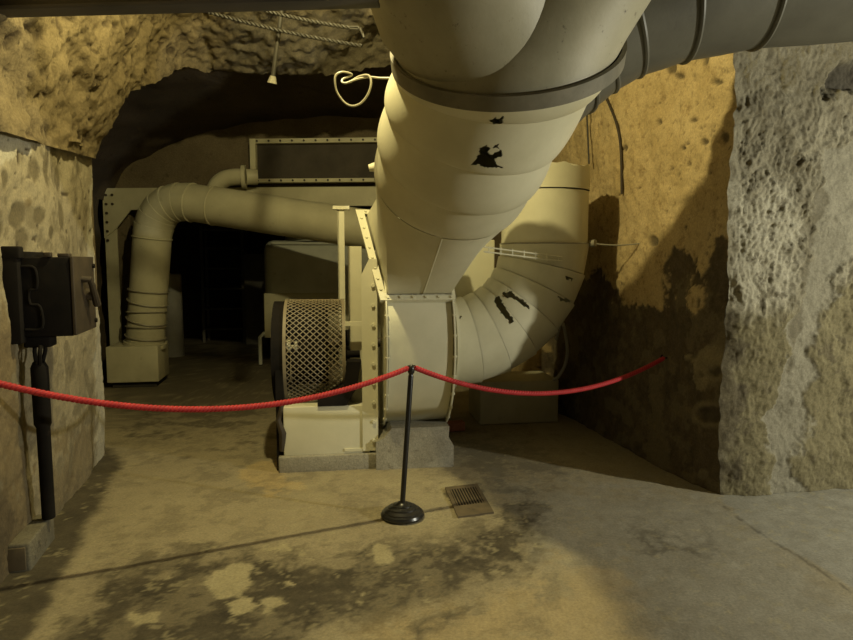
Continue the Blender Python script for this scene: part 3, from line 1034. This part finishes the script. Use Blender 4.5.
# looped wire
wl = [(394, 78), (380, 78), (370, 77), (362, 78), (354, 80), (346, 83), (342, 82), (343, 79), (348, 77), (352, 75), (349, 73), (342, 72), (336, 75), (335, 82), (337, 92), (344, 102), (352, 106), (361, 103), (368, 94), (371, 84), (370, 77), (366, 75), (358, 77), (350, 82)]
pts = np.array([at(px, py, 3.98 + 0.015 * math.sin(i * 0.9)) for i, (px, py) in enumerate(wl)])
def smooth_curve(P, n):
    P = np.asarray(P)
    out = []
    m = len(P)
    for i in range(m - 1):
        p0, p1, p2, p3 = P[max(0, i - 1)], P[i], P[i + 1], P[min(m - 1, i + 2)]
        for k in range(n):
            t = k / n
            out.append(0.5 * ((2 * p1) + (-p0 + p2) * t + (2 * p0 - 5 * p1 + 4 * p2 - p3) * t * t + (-p0 + 3 * p1 - 3 * p2 + p3) * t ** 3))
    out.append(P[-1])
    return out
mb = MB()
mb.tube(smooth_curve(pts, 5), 0.0065, 8)
tag(mb.build('wire', M['wire'], loc=pts[0]), 'stiff pale wire looped into a heart, sticking out of the big duct', 'wire')

# ------------------------------------------------------------------ grey duct running off to the right
gd = thing('branch_duct', 'grey ribbed duct running right above the golden wall and pier', 'duct', at(700, 20, 4.1))
axis = np.array([(0.50, 3.68, 2.56), (0.70, 3.72, 2.74), (0.86, 3.70, 2.87), (1.06, 3.66, 2.98), (1.36, 3.63, 3.07), (1.78, 3.60, 3.14), (2.40, 3.55, 3.17), (3.1, 3.48, 3.18), (4.2, 3.38, 3.19)])
GRAD = 0.37
for i in range(len(axis) - 1):
    a, b = axis[i], axis[i + 1]
    mb = MB()
    t = (b - a) / np.linalg.norm(b - a)
    mb.tube([a, a * .5 + b * .5, b + t * 0.02], [GRAD, GRAD + 0.004, GRAD], 64)
    mb.build('duct_segment', M['duct_grey'], gd, angle=30)
    mb = MB()
    if i:
        tt = (axis[i + 1] - axis[i - 1])
        mb.torus(a, tt, GRAD + 0.004, 0.014, 64, 8)
        mb.build('rib', M['duct_grey'], gd)

# ------------------------------------------------------------------ inlet elbow and riser
el = thing('elbow_duct', 'cream gored elbow duct rising from the fan side, gashed with black tears', 'duct', FW(0.3, 0, 0.5))
RB, RD = 0.815, 0.365
EH = [([(494, 297), (499, 297), (505, 305), (508, 311), (514, 322), (512, 325), (505, 318), (499, 309), (495, 303)], -1),
      ([(502, 293), (508, 291), (514, 294), (519, 297), (526, 302), (531, 307), (528, 309), (519, 302), (510, 298), (503, 296)], -1),
      ([(558, 296), (566, 299), (571, 302), (566, 302), (560, 300)], -1),
      ([(564, 275), (573, 279), (572, 281), (565, 278)], -1), ([(459, 315), (462, 316), (461, 319), (459, 318)], -1)]
def elbow_pt(a):
    return np.array([0.30 + RB * math.sin(a), 0, CZ - 0.03 + 0.83 * (1 - math.cos(a))])
NG = 7
NE = 192
for gI in range(NG):
    a0, a1 = gI / NG * PI / 2, (gI + 1) / NG * PI / 2
    rs = []
    ns = 16
    for i in range(ns + 1):
        t = i / ns * 0.975
        p = elbow_pt(a0) * (1 - t) + elbow_pt(a1) * t
        aa = a0 * (1 - t) + a1 * t
        tn = np.array([math.cos(aa), 0, math.sin(aa)])
        nx = np.array([-math.sin(aa), 0, math.cos(aa)])
        ny = np.array([0, 1.0, 0])
        r = RD + 0.014 * t - 0.004
        rs.append([p + r * (math.cos(b) * nx + math.sin(b) * ny) for b in [2 * PI * k / NE for k in range(NE)]])
    mb = MB(MF)
    mb.rings(rs, False, False)
    F = punch(mb.v, mb.f, EH)
    finish('duct_segment', mb.v, F, M['cream'], el, True, 40)
mb = MB(MF)
mb.tube([(0.294, 0, CZ - 0.03), (0.318, 0, CZ - 0.03)], RD + 0.035, 64)
mb.build('inlet_ring', M['cream'], el)
top = elbow_pt(PI / 2)
for z0, z1, rr in ((top[2], 2.18, RD - 0.003), (2.19, 2.375, RD + 0.005)):
    mb = MB(MF)
    rs = []
    for i in range(7):
        t = i / 6
        z = z0 + (z1 - z0) * t
        rag = (0.012 if (z1 > 2.3 and i == 6) else 0)
        rs.append([(top[0] + (rr) * math.cos(b), rr * math.sin(b), z + rag * math.sin(7 * b) + rag * 0.6 * math.sin(17 * b + 1)) for b in [2 * PI * k / 96 for k in range(96)]])
    mb.rings(rs, False, True)
    mb.build('riser', M['cream'], el, angle=30)
mb = MB(MF)
mb.torus((top[0], 0, top[2]), (0, 0, 1), RD + 0.006, 0.008, 64, 6)
mb.build('tie_band', M['wire'], el)
mb = MB(MF)
kx = top[0] + RD * 0.93
mb.cyl((kx, -RD * 0.5, top[2]), (kx + 0.03, -RD * 0.6, top[2] + 0.005), 0.03, 12)
mb.build('band_knot', M['wire'], el)
# tie wire to the golden wall
pw0 = FW(kx + 0.02, -RD * 0.55, top[2])
s_w = 1.05
pw1 = np.array([*(K + dG * s_w - nG * 0.03), at(640, 243, (K + dG * s_w)[1])[2]])
mb = MB()
mb.tube([pw0 * (1 - t) + pw1 * t - np.array([0, 0, 0.015 * math.sin(PI * t)]) for t in np.linspace(0, 1, 9)], 0.006, 6)
tag(mb.build('tie_wire', M['wire'], loc=pw0), 'thin taut wire from the banded riser duct to the golden wall', 'wire')
# small ladder bracket between transition and riser
br = thing('rung_bracket', 'narrow cream rung bracket between the leaning duct and riser', 'bracket', at(520, 252, 5.02))
pa, pb = at(484, 247, 4.98), at(562, 257, 5.14)
for dz in (0.0, 0.035):
    mb = MB()
    mb.tube([pa + np.array([0, 0, -dz]), pb + np.array([0, 0, -dz])], 0.006, 8)
    mb.build('rail', M['cream_clean'], br)
for t in np.linspace(0.06, 0.95, 7):
    mb = MB()
    q = pa * (1 - t) + pb * t
    mb.tube([q + np.array([0, 0, 0.014]), q - np.array([0, 0, 0.045])], 0.005, 6)
    mb.build('rung', M['cream_clean'], br)

# white base block under the elbow, brick beside the plinth
cb = fl(480, 425)
wb = MB(frame(cb, 8))
wb.box((0, 0, 0.0), (0.80, 0.55, 0.43), 0.012)
tag(wb.build('support_block', M['cream_pale'], loc=cb), 'low pale painted block on the floor beneath the elbow duct', 'block')
bc = fl(449, 432)
mb = MB(frame(bc, 14))
mb.box((-0.06, 0, 0.0), (0.16, 0.10, 0.085), 0.006)
tag(mb.build('brick', M['brick'], loc=bc), 'loose red brick on the floor by the fan plinth', 'brick')
# hose hanging in the gap behind the elbow
hp = [at(x, y, Y) for x, y, Y in ((556, 340, 6.25), (562, 322, 6.25), (567, 345, 6.2), (566, 362, 6.2), (559, 376, 6.2), (553, 380, 6.22))]
mb = MB()
mb.tube(smooth_curve(np.array(hp), 6), 0.016, 8)
tag(mb.build('hose', M['stub_grey'], loc=hp[0]), 'short grey hose loop in the shadow behind the elbow duct', 'hose')

# cables on the golden wall
def on_gold(px, py, off=0.02):
    # intersection of the view ray with the golden wall's plane
    r = ray(px, py)
    nrm = np.array([nG[0], nG[1], 0])
    p0 = np.array([K[0], K[1], 0])
    t = ((p0 - CAM) @ nrm) / (r @ nrm)
    return CAM + r * t + nrm * off
def on_gold_clamped(px, py, off=0.03):
    return on_gold(px, py, off)
cp = [on_gold(x, y, 0.03) for x, y in ((604, 88), (612, 104), (620, 125), (624, 150), (625, 194))]
mb = MB()
mb.tube(smooth_curve(np.array(cp), 5), 0.011, 8)
tag(mb.build('cable', M['brown_iron'], loc=cp[0]), 'dark cable curving down the lit golden wall', 'cable')
cp = [on_gold(x, y, 0.06) for x, y in ((592, 84), (593, 120), (595, 164))]
mb = MB()
mb.tube(cp, 0.008, 8)
tag(mb.build('rod', M['rope_wire'], loc=cp[0]), 'thin straight rod hanging beside the riser duct top', 'rod')

# ------------------------------------------------------------------ things in the passage behind
ang = 11
# painted plinth of the rear pipe
pb0 = at(107, 385, 7.98)
MBX = frame((pb0[0], 7.98, 0), 10)
base = thing('pipe_plinth', 'squat cream box on the floor under the bent rear pipe', 'plinth', (pb0[0], 7.98, 0))
MB(MBX).box((0.05, 0.06, 0.0), (0.58, 0.56, 0.07)).build('foot', M['near_black'], base)  # near-black colour stands in for the shadow beneath the box
MB(MBX).box((0.0, 0, 0.07), (0.62, 0.62, 0.53), 0.012).build('body', M['cream_pale'], base)

# the pipe itself
pipe = thing('bent_pipe', 'cream pipe bending from an upright to run across the passage', 'pipe', at(145, 345, 8.35))
p0 = at(145, 346, 8.35)
corner = at(155, 197, 8.25)
e2 = at(385, 232, 7.7)
dirA = (corner - p0) / np.linalg.norm(corner - p0)
dirB = (e2 - corner) / np.linalg.norm(e2 - corner)
bs = corner - dirA * 0.52
be = corner + dirB * 0.52
PR = 0.235
bend = []
for i in range(19):
    t = i / 18
    bend.append((1 - t) ** 2 * bs + 2 * t * (1 - t) * corner + t * t * be)
mb = MB()
mb.tube([p0, bs], PR, 48)
mb.build('upright', M['cream_pale'], pipe)
for i in range(6):
    mb = MB()
    mb.tube(bend[i * 3:i * 3 + 4], [PR - .002, PR + .002, PR + .005, PR + .010], 48)
    mb.build('gore', M['cream_pale'], pipe, angle=40)
cuts = [0.0, 0.12, 0.50, 1.0]
for i in range(3):
    a = be + (e2 - be) * cuts[i]
    b = be + (e2 - be) * cuts[i + 1]
    mb = MB()
    mb.tube([a, b], PR + (0.004 if i == 1 else 0), 48)
    mb.build('pipe_run', M['cream_pale'], pipe)
for c, tdir in ((be, dirB), (be + (e2 - be) * 0.12, dirB), (bs, dirA)):
    mb = MB()
    mb.torus(c, tdir, PR + 0.006, 0.009, 48, 6)
    mb.build('joint_ring', M['cream_pale'], pipe)
for y, tl in ((296, 0.0), (306, 0.10), (315, -0.12), (322, 0.14), (328, -0.08), (337, 0.04)):
    c = p0 + (bs - p0) * ((346 - y) / (346 - 250.0))
    mb = MB()
    mb.torus(c, dirA + np.array([tl, -tl * 0.7, 0]), PR + 0.013, 0.0095, 48, 6)
    mb.build('wire_tie', M['wire'], pipe)
mb = MB()
mb.tube([p0 + dirA * (-0.0), p0 + dirA * 0.06], PR + 0.03, 48)
mb.build('foot_ring', M['cream_pale'], pipe)

# steel portal frame
def PX(px, py, dy=0.0):                      # a point on the partition's front face
    r = ray(px, py)
    t = (part_y(0) + dy) / (r[1] - PSL * r[0])
    return CAM + r * t
fo = PX(110, 345, -0.15)
pf = thing('portal_frame', 'cream steel portal frame with riveted corner framing the dark rear room', 'frame', (fo[0], fo[1], 0))
MPF = frame((fo[0], fo[1], 0), math.degrees(math.atan(PSL)))
bz0, bz1 = PX(300, 206, -0.15)[2], PX(300, 187, -0.15)[2]
mb = MB(MPF)
mb.box((0.0, 0.0, 0.0), (0.165, 0.02, bz1 + 0.0))
mb.box((0.0, 0.02, 0.0), (0.015, 0.14, bz1))
mb.build('post', M['cream_pale'], pf)
mb = MB(MPF)
mb.box((0.165, -0.0, bz0), (5.2, 0.02, bz1))
mb.box((0.24, 0.02, bz0), (5.2, 0.14, bz0 + 0.015))
mb.build('beam', M['cream_pale'], pf)
mb = MB(MPF)
mb.prism([(0.0, bz1 - 0.66), (0.165, bz1 - 0.54), (0.38, bz1 - 0.29), (0.75, bz1 - 0.27), (0.75, bz1), (0.0, bz1)], 1, -0.02, -0.004)
cpl = mb.build('corner_plate', M['cream_pale'], pf, angle=20)
for k in range(6):
    for u in ((0.05, 0.135) if k < 2 else (0.05,)):
        z = bz1 - 0.09 - k * 0.12
        MB(MPF).cyl((u, -0.02, z), (u, -0.034, z), 0.018, 8).build('rivet', M['brown_iron'], cpl)

# filter box above the beam
fb = thing('filter_box', 'wide riveted filter box above the cream portal beam', 'box', PX(320, 187, -0.3))
Mfb = frame((PX(254, 187, -0.1)[0], PX(254, 187, -0.1)[1], 0), math.degrees(math.atan(PSL)))
z0, z1 = PX(320, 185, -0.1)[2] + 0.02, PX(320, 140, -0.1)[2]
WB = 2.2
mb = MB(Mfb)
mb.box((0.06, -0.06, z0 + 0.04), (WB, 0.02, z1 - 0.04))
mb.build('filter_panel', M['plate_grey'], fb)
for nm, lo, hi in (('top_rail', (0, -0.14, z1 - 0.06), (WB, -0.02, z1)), ('bottom_rail', (0, -0.14, z0), (WB, -0.02, z0 + 0.05)), ('side_rail', (0, -0.145, z0), (0.075, -0.02, z1)), ('side_rail', (WB - 0.07, -0.145, z0), (WB, -0.02, z1))):
    mb = MB(Mfb)
    mb.box(lo, hi, 0.004)
    if nm != 'side_rail':
        pass
    rl = mb.build(nm, M['cream_pale'], fb)
    if nm != 'side_rail':
        for k in range(14):
            u = 0.1 + k * (WB - 0.2) / 13
            MB(Mfb).cyl((u, -0.14, (lo[2] + hi[2]) / 2), (u, -0.155, (lo[2] + hi[2]) / 2), 0.014, 6).build('rivet', M['brown_iron'], rl)

# small bent pipe left of the filter box
sp = thing('small_pipe', 'small cream pipe elbow entering the left side of the filter box', 'pipe', PX(230, 185, -0.3))
pts = [PX(x, y, -0.35) for x, y in ((212, 205), (214, 192), (218, 184), (225, 179), (234, 177), (243, 177))]
mb = MB()
mb.tube(smooth_curve(np.array(pts), 5), 0.105, 24)
mb.build('bend', M['cream_pale'], sp)
a, b = PX(242, 177, -0.35), PX(246, 177, -0.34)
mb = MB()
mb.tube([a, b], 0.15, 24)
mb.build('flange', M['cream_pale'], sp)
a, b = PX(246, 177, -0.34), PX(257, 177, -0.28)
mb = MB()
mb.tube([a, b], 0.10, 24)
mb.build('neck', M['cream_pale'], sp)

# rear room
tk = at(265, 340, 9.75)
Mt = frame((tk[0], tk[1], 0), 8)
tank = thing('tank', 'grey rounded tank standing in the dark rear room', 'tank', (tk[0], tk[1], 0))
MB(Mt).box((0, 0, 0.42), (1.9, 1.1, 1.93), 0.15).build('body', M['tank_grey'], tank, angle=60)
mb = MB(Mt)
mb.box((0.12, -0.02, 1.86), (1.8, 0.02, 1.90), 0.008)
mb.build('seam_lip', M['tank_grey'], tank)
mb = MB(Mt)
mb.tube([(0.80, 0.5, 1.92), (0.80, 0.5, 2.0), (0.80, 0.5, 2.06)], [0.52, 0.50, 0.38], 40)
mb.build('lid', M['tank_grey'], tank)
mb = MB(Mt)
mb.box((0.0, -0.012, 0.44), (1.9, 0.0, 1.12), 0.005)
mb.build('lower_panel', M['cream_pale'], tank)
for u in (0.3, 1.7):
    for v in (0.25, 0.9):
        MB(Mt).box((u - 0.07, v - 0.07, 0.0), (u + 0.07, v + 0.07, 0.44)).build('leg', M['near_black'], tank)
mb = MB(Mt)
mb.tube([(0.15, 0.1, 0.5), (-0.02, 0.06, 0.5), (-0.08, 0.05, 0.44), (-0.08, 0.05, 0.02)], 0.03, 12)
mb.build('drain_pipe', M['tank_grey'], tank)

sc_ = fl(174, 356)
mb = MB()
mb.lathe([(0.17, 0.0), (0.165, 0.6), (0.165, 1.36), (0.15, 1.40), (0.0001, 1.41)], 32, (sc_[0], sc_[1], 0))
tag(mb.build('standing_drum', M['stub_grey'], loc=sc_), 'slim grey drum standing behind the upright of the bent pipe', 'drum')

sh = at(203, 345, 12.6)
Ms = frame((sh[0], sh[1], 0), 6)
M['rack'] = paint('rack_steel', (0.2, 0.19, 0.16), (0.14, 0.13, 0.11), (0.06, 0.05, 0.04), 0.6, 3, 10)
rack = thing('shelf_rack', 'dark shelf rack against the back of the rear room', 'rack', (sh[0], sh[1], 0))
for u in (0.0, 0.78):
    for v in (0.0, 0.4):
        MB(Ms).box((u, v, 0), (u + 0.05, v + 0.04, 2.3)).build('upright', M['rack'], rack)
for z in (0.25, 0.65, 1.05, 1.45, 1.85, 2.2):
    MB(Ms).box((0.0, 0, z), (0.83, 0.44, z + 0.03)).build('shelf', M['rack'], rack)
bd = at(246, 345, 12.3)
mb = MB(frame((bd[0], bd[1], 0), 6))
mb.box((0, 0, 0.0), (0.42, 0.05, 1.75), 0.005)
tag(mb.build('panel_board', M['rack'], loc=(bd[0], bd[1], 0)), 'dark upright board between the shelf rack and the tank', 'board')

# hanging rod and twisted wires under the rock lintel
hr = thing('hanging_rod', 'thin rod with a pale foot hanging from the rock ceiling', 'rod', at(284, -10, 4.7))
a, b = at(288, -40, 4.6), at(273, 76, 4.75)
mb = MB()
mb.tube([a, b], 0.016, 10)
mb.build('bar', M['rope_wire'], hr)
mb = MB()
mb.tube([b, b + (b - a) / np.linalg.norm(b - a) * 0.05], [0.02, 0.036], 16)
mb.build('foot', M['concrete_dark'], hr)
def twisted(pts, r, turns):
    mb = MB()
    P = np.array(pts)
    for ph in (0, PI):
        q = []
        for i, p in enumerate(P):
            a = ph + turns * 2 * PI * i / (len(P) - 1)
            q.append(p + np.array([0, math.cos(a), math.sin(a)]) * r)
        mb.tube(q, r * 1.05, 8)
    return mb
c1 = [at(198 + (362 - 198) * t, 9 + 37 * t + 3 * math.sin(PI * t), 4.62) for t in np.linspace(0, 1, 140)]
tag(twisted(c1, 0.0075, 18).build('twisted_cable', M['rope_wire'], loc=c1[0]), 'lower of the two twisted cables below the rock ceiling', 'cable', None)
c2 = [at(248 + (358 - 248) * t, 6 + 23 * t + 2 * math.sin(PI * t), 4.55) for t in np.linspace(0, 0.93, 110)] + [at(358 + 6 * t, 28 + 10 * t * t, 4.55) for t in np.linspace(0, 1, 12)]
tag(twisted(c2, 0.0075, 13).build('twisted_cable', M['rope_wire'], loc=c2[0]), 'upper, hooked one of the two twisted cables below the rock ceiling', 'cable', None)

# ------------------------------------------------------------------ left wall: switch box, conduit, block
def LWp(px, off=0.0):                        # plan point of the left wall at picture column px
    k = (px - 426.5) / FPX
    s = (k * LA[1] - LA[0]) / (dL[0] - k * dL[1])
    return LA + dL * s + nL * off
bp = LWp(9)
angL = math.degrees(math.atan2(dL[1], dL[0]))
MLW = frame((bp[0], bp[1], 0), angL)         # local x along the wall away from the camera, local y = -nL
z_t = at(40, 257, bp[1] + 0.05)[2]
z_b = at(40, 337, bp[1] + 0.05)[2]
sb = thing('switch_box', 'black iron switch box on the left plaster wall', 'switch box', (bp[0], bp[1], z_b))
mb = MB(MLW)
mb.box((0.02, -0.29, z_b), (0.46, -0.02, z_t), 0.008)
mb.build('housing', M['black_iron'], sb)
mb = MB(MLW)
mb.box((0.015, -0.305, z_b + 0.004), (0.465, -0.288, z_t + 0.004), 0.004)
cov = mb.build('cover', M['brown_iron'], sb)
for zc in (z_b + 0.05, z_t - 0.05):
    MB(MLW).cyl((0.43, -0.305, zc), (0.43, -0.318, zc), 0.014, 10).build('screw', M['black_iron'], cov)
mb = MB(MLW)
mb.box((-0.03, -0.055, z_b - 0.03), (0.50, 0.02, z_t + 0.03), 0.006)
mb.box((-0.035, -0.07, z_t - 0.01), (0.03, 0.02, z_t + 0.055), 0.01)
mb.build('back_plate', M['black_iron'], sb)
mb = MB(MLW)
zm = (z_t + z_b) / 2
mb.tube([(0.17, -0.305, zm + 0.09), (0.17, -0.345, zm + 0.09), (0.20, -0.35, zm + 0.06), (0.30, -0.35, zm - 0.06)], [0.02, 0.02, 0.018, 0.022], 10)
mb.cyl((0.27, -0.30, zm + 0.0), (0.27, -0.335, zm), 0.035, 16)
mb.build('handle', M['brown_iron'], sb)
# raised cast ribs on the near end
mb = MB(MLW)
mb.tube(smooth_curve(np.array([(0.016, -0.06, z_t - 0.05), (0.016, -0.12, z_t - 0.06), (0.016, -0.125, zm + 0.05), (0.016, -0.09, zm + 0.035), (0.016, -0.09, zm - 0.035), (0.016, -0.135, zm - 0.05), (0.016, -0.14, z_b + 0.05), (0.016, -0.06, z_b + 0.04)]), 4), 0.008, 8)
mb.build('cast_rib', M['black_iron'], sb)
mb = MB(MLW)
mb.box((0.01, -0.20, z_t), (0.05, -0.165, z_t + 0.025), 0.005)
mb.build('lug', M['brown_iron'], sb)
mb = MB(MLW)
mb.box((0.20, -0.24, z_t), (0.26, -0.18, z_t + 0.022), 0.005)
mb.build('lug', M['brown_iron'], sb)
mb = MB(MLW)
mb.box((0.04, -0.17, z_b - 0.06), (0.16, -0.04, z_b), 0.01)
mb.build('gland', M['black_iron'], sb)

zc_top = at(33, 360, bp[1] + 0.15)[2]
zc_bot = 0.165
cdt = thing('conduit', 'black conduit pipe running down the left wall from the switch box to the block', 'pipe', (bp[0], bp[1], zc_bot))
yc = -0.105
mb = MB(MLW)
mb.tube([(0.05, yc, zc_top), (0.055, yc, zc_top - 0.03), (0.06, yc, zc_top - 0.34), (0.065, yc, zc_top - 0.36), (0.14, yc + 0.02, zc_bot)], [0.03, 0.043, 0.043, 0.034, 0.034], 24)
mb.build('pipe_body', M['black_iron'], cdt)
for k, (dx, dy) in enumerate(((-0.03, -0.02), (0.0, 0.02), (0.03, -0.015))):
    mb = MB(MLW)
    mb.tube(smooth_curve(np.array([(0.07 + dx * 1.4, yc + dy, z_b - 0.05), (0.06 + dx * 1.8, yc + dy, (z_b + zc_top) / 2 - 0.02), (0.05 + dx * 0.6, yc + dy * 0.5, zc_top - 0.02)]), 5), 0.011, 8)
    mb.build('cable', M['black_iron'], cdt)

kb = fl(31, 571)
MK = frame((kb[0], kb[1], 0), angL)
mb = MB(MK)
mb.box((0.0, 0.0, -0.01), (0.42, 0.105, 0.15), 0.012)
kerb = thing('concrete_block', 'long concrete block on the floor under the black conduit', 'block', (kb[0], kb[1], 0))
mb.build('body', M['concrete_dark'], kerb)
mb = MB(MK)
mb.box((-0.006, 0.02, 0.01), (0.004, 0.11, 0.13), 0.003)
mb.build('end_plate', M['rust'], kerb)

# ------------------------------------------------------------------ barrier
sp_ = fl(402.5, 516)
st = thing('stanchion', 'black barrier post with a round domed base holding the red rope', 'barrier post', sp_)
mb = MB()
mb.lathe([(0.131, 0.0), (0.138, 0.0144), (0.131, 0.0288), (0.119, 0.0328), (0.118, 0.0416), (0.1, 0.0496), (0.093, 0.0528), (0.091, 0.0608), (0.068, 0.0664), (0.062, 0.0696), (0.06, 0.0768), (0.04, 0.0808), (0.032, 0.0896), (0.02, 0.0944), (0.0001, 0.0952)], 56, sp_)
mb.build('base', M['black_gloss'], st, angle=40)
tp = at(411.5, 366, sp_[1])
ptop = tp
mb = MB()
b0 = sp_ + np.array([0, 0, 0.085])
ax = (tp - b0)
mb.tube([b0, b0 + ax * 0.05, b0 + ax * 0.93, b0 + ax * 0.945], [0.017, 0.0165, 0.0165, 0.012], 20)
mb.build('pole', M['black_gloss'], st)
mb = MB()
mb.tube([b0 + ax * 0.94, b0 + ax * 0.955, b0 + ax * 0.985, b0 + ax * 1.0, b0 + ax * 1.012], [0.013, 0.021, 0.021, 0.016, 0.004], 20)
mb.build('cap', M['black_gloss'], st)
def rope_mesh(P, r, pitch=0.062):
    P = np.array(P)
    d = np.r_[0, np.cumsum(np.linalg.norm(np.diff(P, axis=0), axis=1))]
    n = int(d[-1] / 0.0065)
    t = np.linspace(0, d[-1], n)
    C = np.stack([np.interp(t, d, P[:, k]) for k in range(3)], 1)
    T = np.gradient(C, axis=0)
    T /= np.linalg.norm(T, axis=1, keepdims=True)
    up = np.array([0, 0, 1.0])
    U = np.cross(T, up)
    U /= np.linalg.norm(U, axis=1, keepdims=True)
    W = np.cross(U, T)
    mb = MB()
    sr = r * 0.52
    for ph in range(3):
        a = 2 * PI * (t / pitch + ph / 3)
        q = C + (r - sr) * (np.cos(a)[:, None] * U + np.sin(a)[:, None] * W)
        mb.tube(list(q), sr, 8)
    return mb
# left rope to a hook on the left wall
rl1 = np.array([*(LA + dL * (-0.02) + nL * 0.03), at(-5, 381.5, LA[1])[2]])
def sag(a, b, s, n=60):
    return [a * (1 - t) + b * t - np.array([0, 0, 4 * s * t * (1 - t)]) for t in np.linspace(0, 1, n)]
ra0 = ptop + np.array([-0.022, -0.008, -0.012])
rope = thing('barrier_rope', 'red twisted barrier rope from the post to the left wall', 'rope', ra0)
rope_mesh(sag(ra0, rl1, 0.19), 0.018).build('strands', M['red_rope'], rope, angle=80)
mb = MB()
mb.torus(ptop + np.array([-0.014, -0.004, -0.012]), (0.3, 1, 0), 0.014, 0.004, 20, 6)
mb.build('end_ring', M['black_gloss'], rope)
s_r = 0.0
rr_p = on_gold(667, 358, 0.03)
rb0 = ptop + np.array([0.022, 0.008, -0.012])
rope2 = thing('barrier_rope', 'red twisted barrier rope from the post to the shaded right wall', 'rope', rb0)
rope_mesh(sag(rb0, rr_p, 0.215), 0.018).build('strands', M['red_rope'], rope2, angle=80)
mb = MB()
mb.torus(ptop + np.array([0.014, 0.004, -0.012]), (-0.3, 1, 0), 0.014, 0.004, 20, 6)
mb.build('end_ring', M['black_gloss'], rope2)
for p, nrm, lab in ((rl1, nL, 'iron rope hook on the left wall under the switch box'), (rr_p, nG, 'iron rope hook on the shaded right wall')):
    mb = MB()
    q = np.array([nrm[0], nrm[1], 0])
    mb.tube(smooth_curve(np.array([p - q * 0.09, p - q * 0.01, p + q * 0.012 + np.array([0, 0, -.012]), p + q * 0.02 + np.array([0, 0, .008]), p + q * 0.012 + np.array([0, 0, .025])]), 5), 0.006, 8)
    tag(mb.build('rope_hook', M['black_iron'], loc=p), lab, 'hook')

# ------------------------------------------------------------------ drain
dc = [fl(444, 489), fl(478, 484), fl(493, 514), fl(459, 517)]
dm = sum(dc) / 4
ux = ((dc[1] - dc[0]) + (dc[2] - dc[3])) / 2
uy = ((dc[0] - dc[3]) + (dc[1] - dc[2])) / 2
def DR(a, b, z):
    return dm + ux * a + uy * b + np.array([0, 0, z])
drn = thing('floor_drain', 'rusty slotted drain grate set in the floor by the barrier post', 'drain', dm)
def quad(mb, a0, a1, b0, b1, z0, z1):
    q = [DR(a0, b0, z0), DR(a1, b0, z0), DR(a1, b1, z0), DR(a0, b1, z0), DR(a0, b0, z1), DR(a1, b0, z1), DR(a1, b1, z1), DR(a0, b1, z1)]
    mb.add(q, [(0, 3, 2, 1), (4, 5, 6, 7), (0, 1, 5, 4), (1, 2, 6, 5), (2, 3, 7, 6), (3, 0, 4, 7)])
mb = MB(); quad(mb, -.42, .42, -.30, .42, -0.01, 0.004); mb.build('dark_plate', M['slot_dark'], drn)  # flat near-black plate, colour standing in for the shaded recess below the bars
mb = MB()
quad(mb, -.5, -.40, -.5, .5, -0.01, 0.009); quad(mb, .40, .5, -.5, .5, -0.01, 0.009); quad(mb, -.4, .4, .40, .5, -0.01, 0.009); quad(mb, -.4, .4, -.5, -.18, -0.01, 0.009)
mb.build('grate_frame', M['rust'], drn)
for k in range(10):
    a = -0.40 + 0.8 * (k + 0.5) / 10
    mb = MB(); quad(mb, a - 0.018, a + 0.018, -.2, .42, 0.0, 0.008); mb.build('bar', M['rust'], drn)

# ------------------------------------------------------------------ light
def lamp(name, loc, power, col, size=0.05):
    l = bpy.data.lights.new(name, 'POINT')
    l.energy = power
    l.color = col
    l.shadow_soft_size = size
    o = bpy.data.objects.new(name, l)
    COL.objects.link(o)
    o.location = loc
    return o
lamp('bulb_left', (-0.66, 3.54, 3.80), 275, (1.0, 0.865, 0.43), 0.04)
lamp('bulb_right', (5.3, 1.9, 1.95), 640, (1.0, 0.975, 0.80), 0.07)

w = bpy.data.worlds.new('world')
scn.world = w
w.use_nodes = True
bg = w.node_tree.nodes['Background']
bg.inputs[0].default_value = (1.0, 0.88, 0.58, 1)
bg.inputs[1].default_value = 0.010

vs_ = scn.view_settings
vs_.view_transform = 'Standard'
vs_.look = 'None'
vs_.gamma = 1.0
vs_.exposure = 0.0
vs_.use_curve_mapping = False
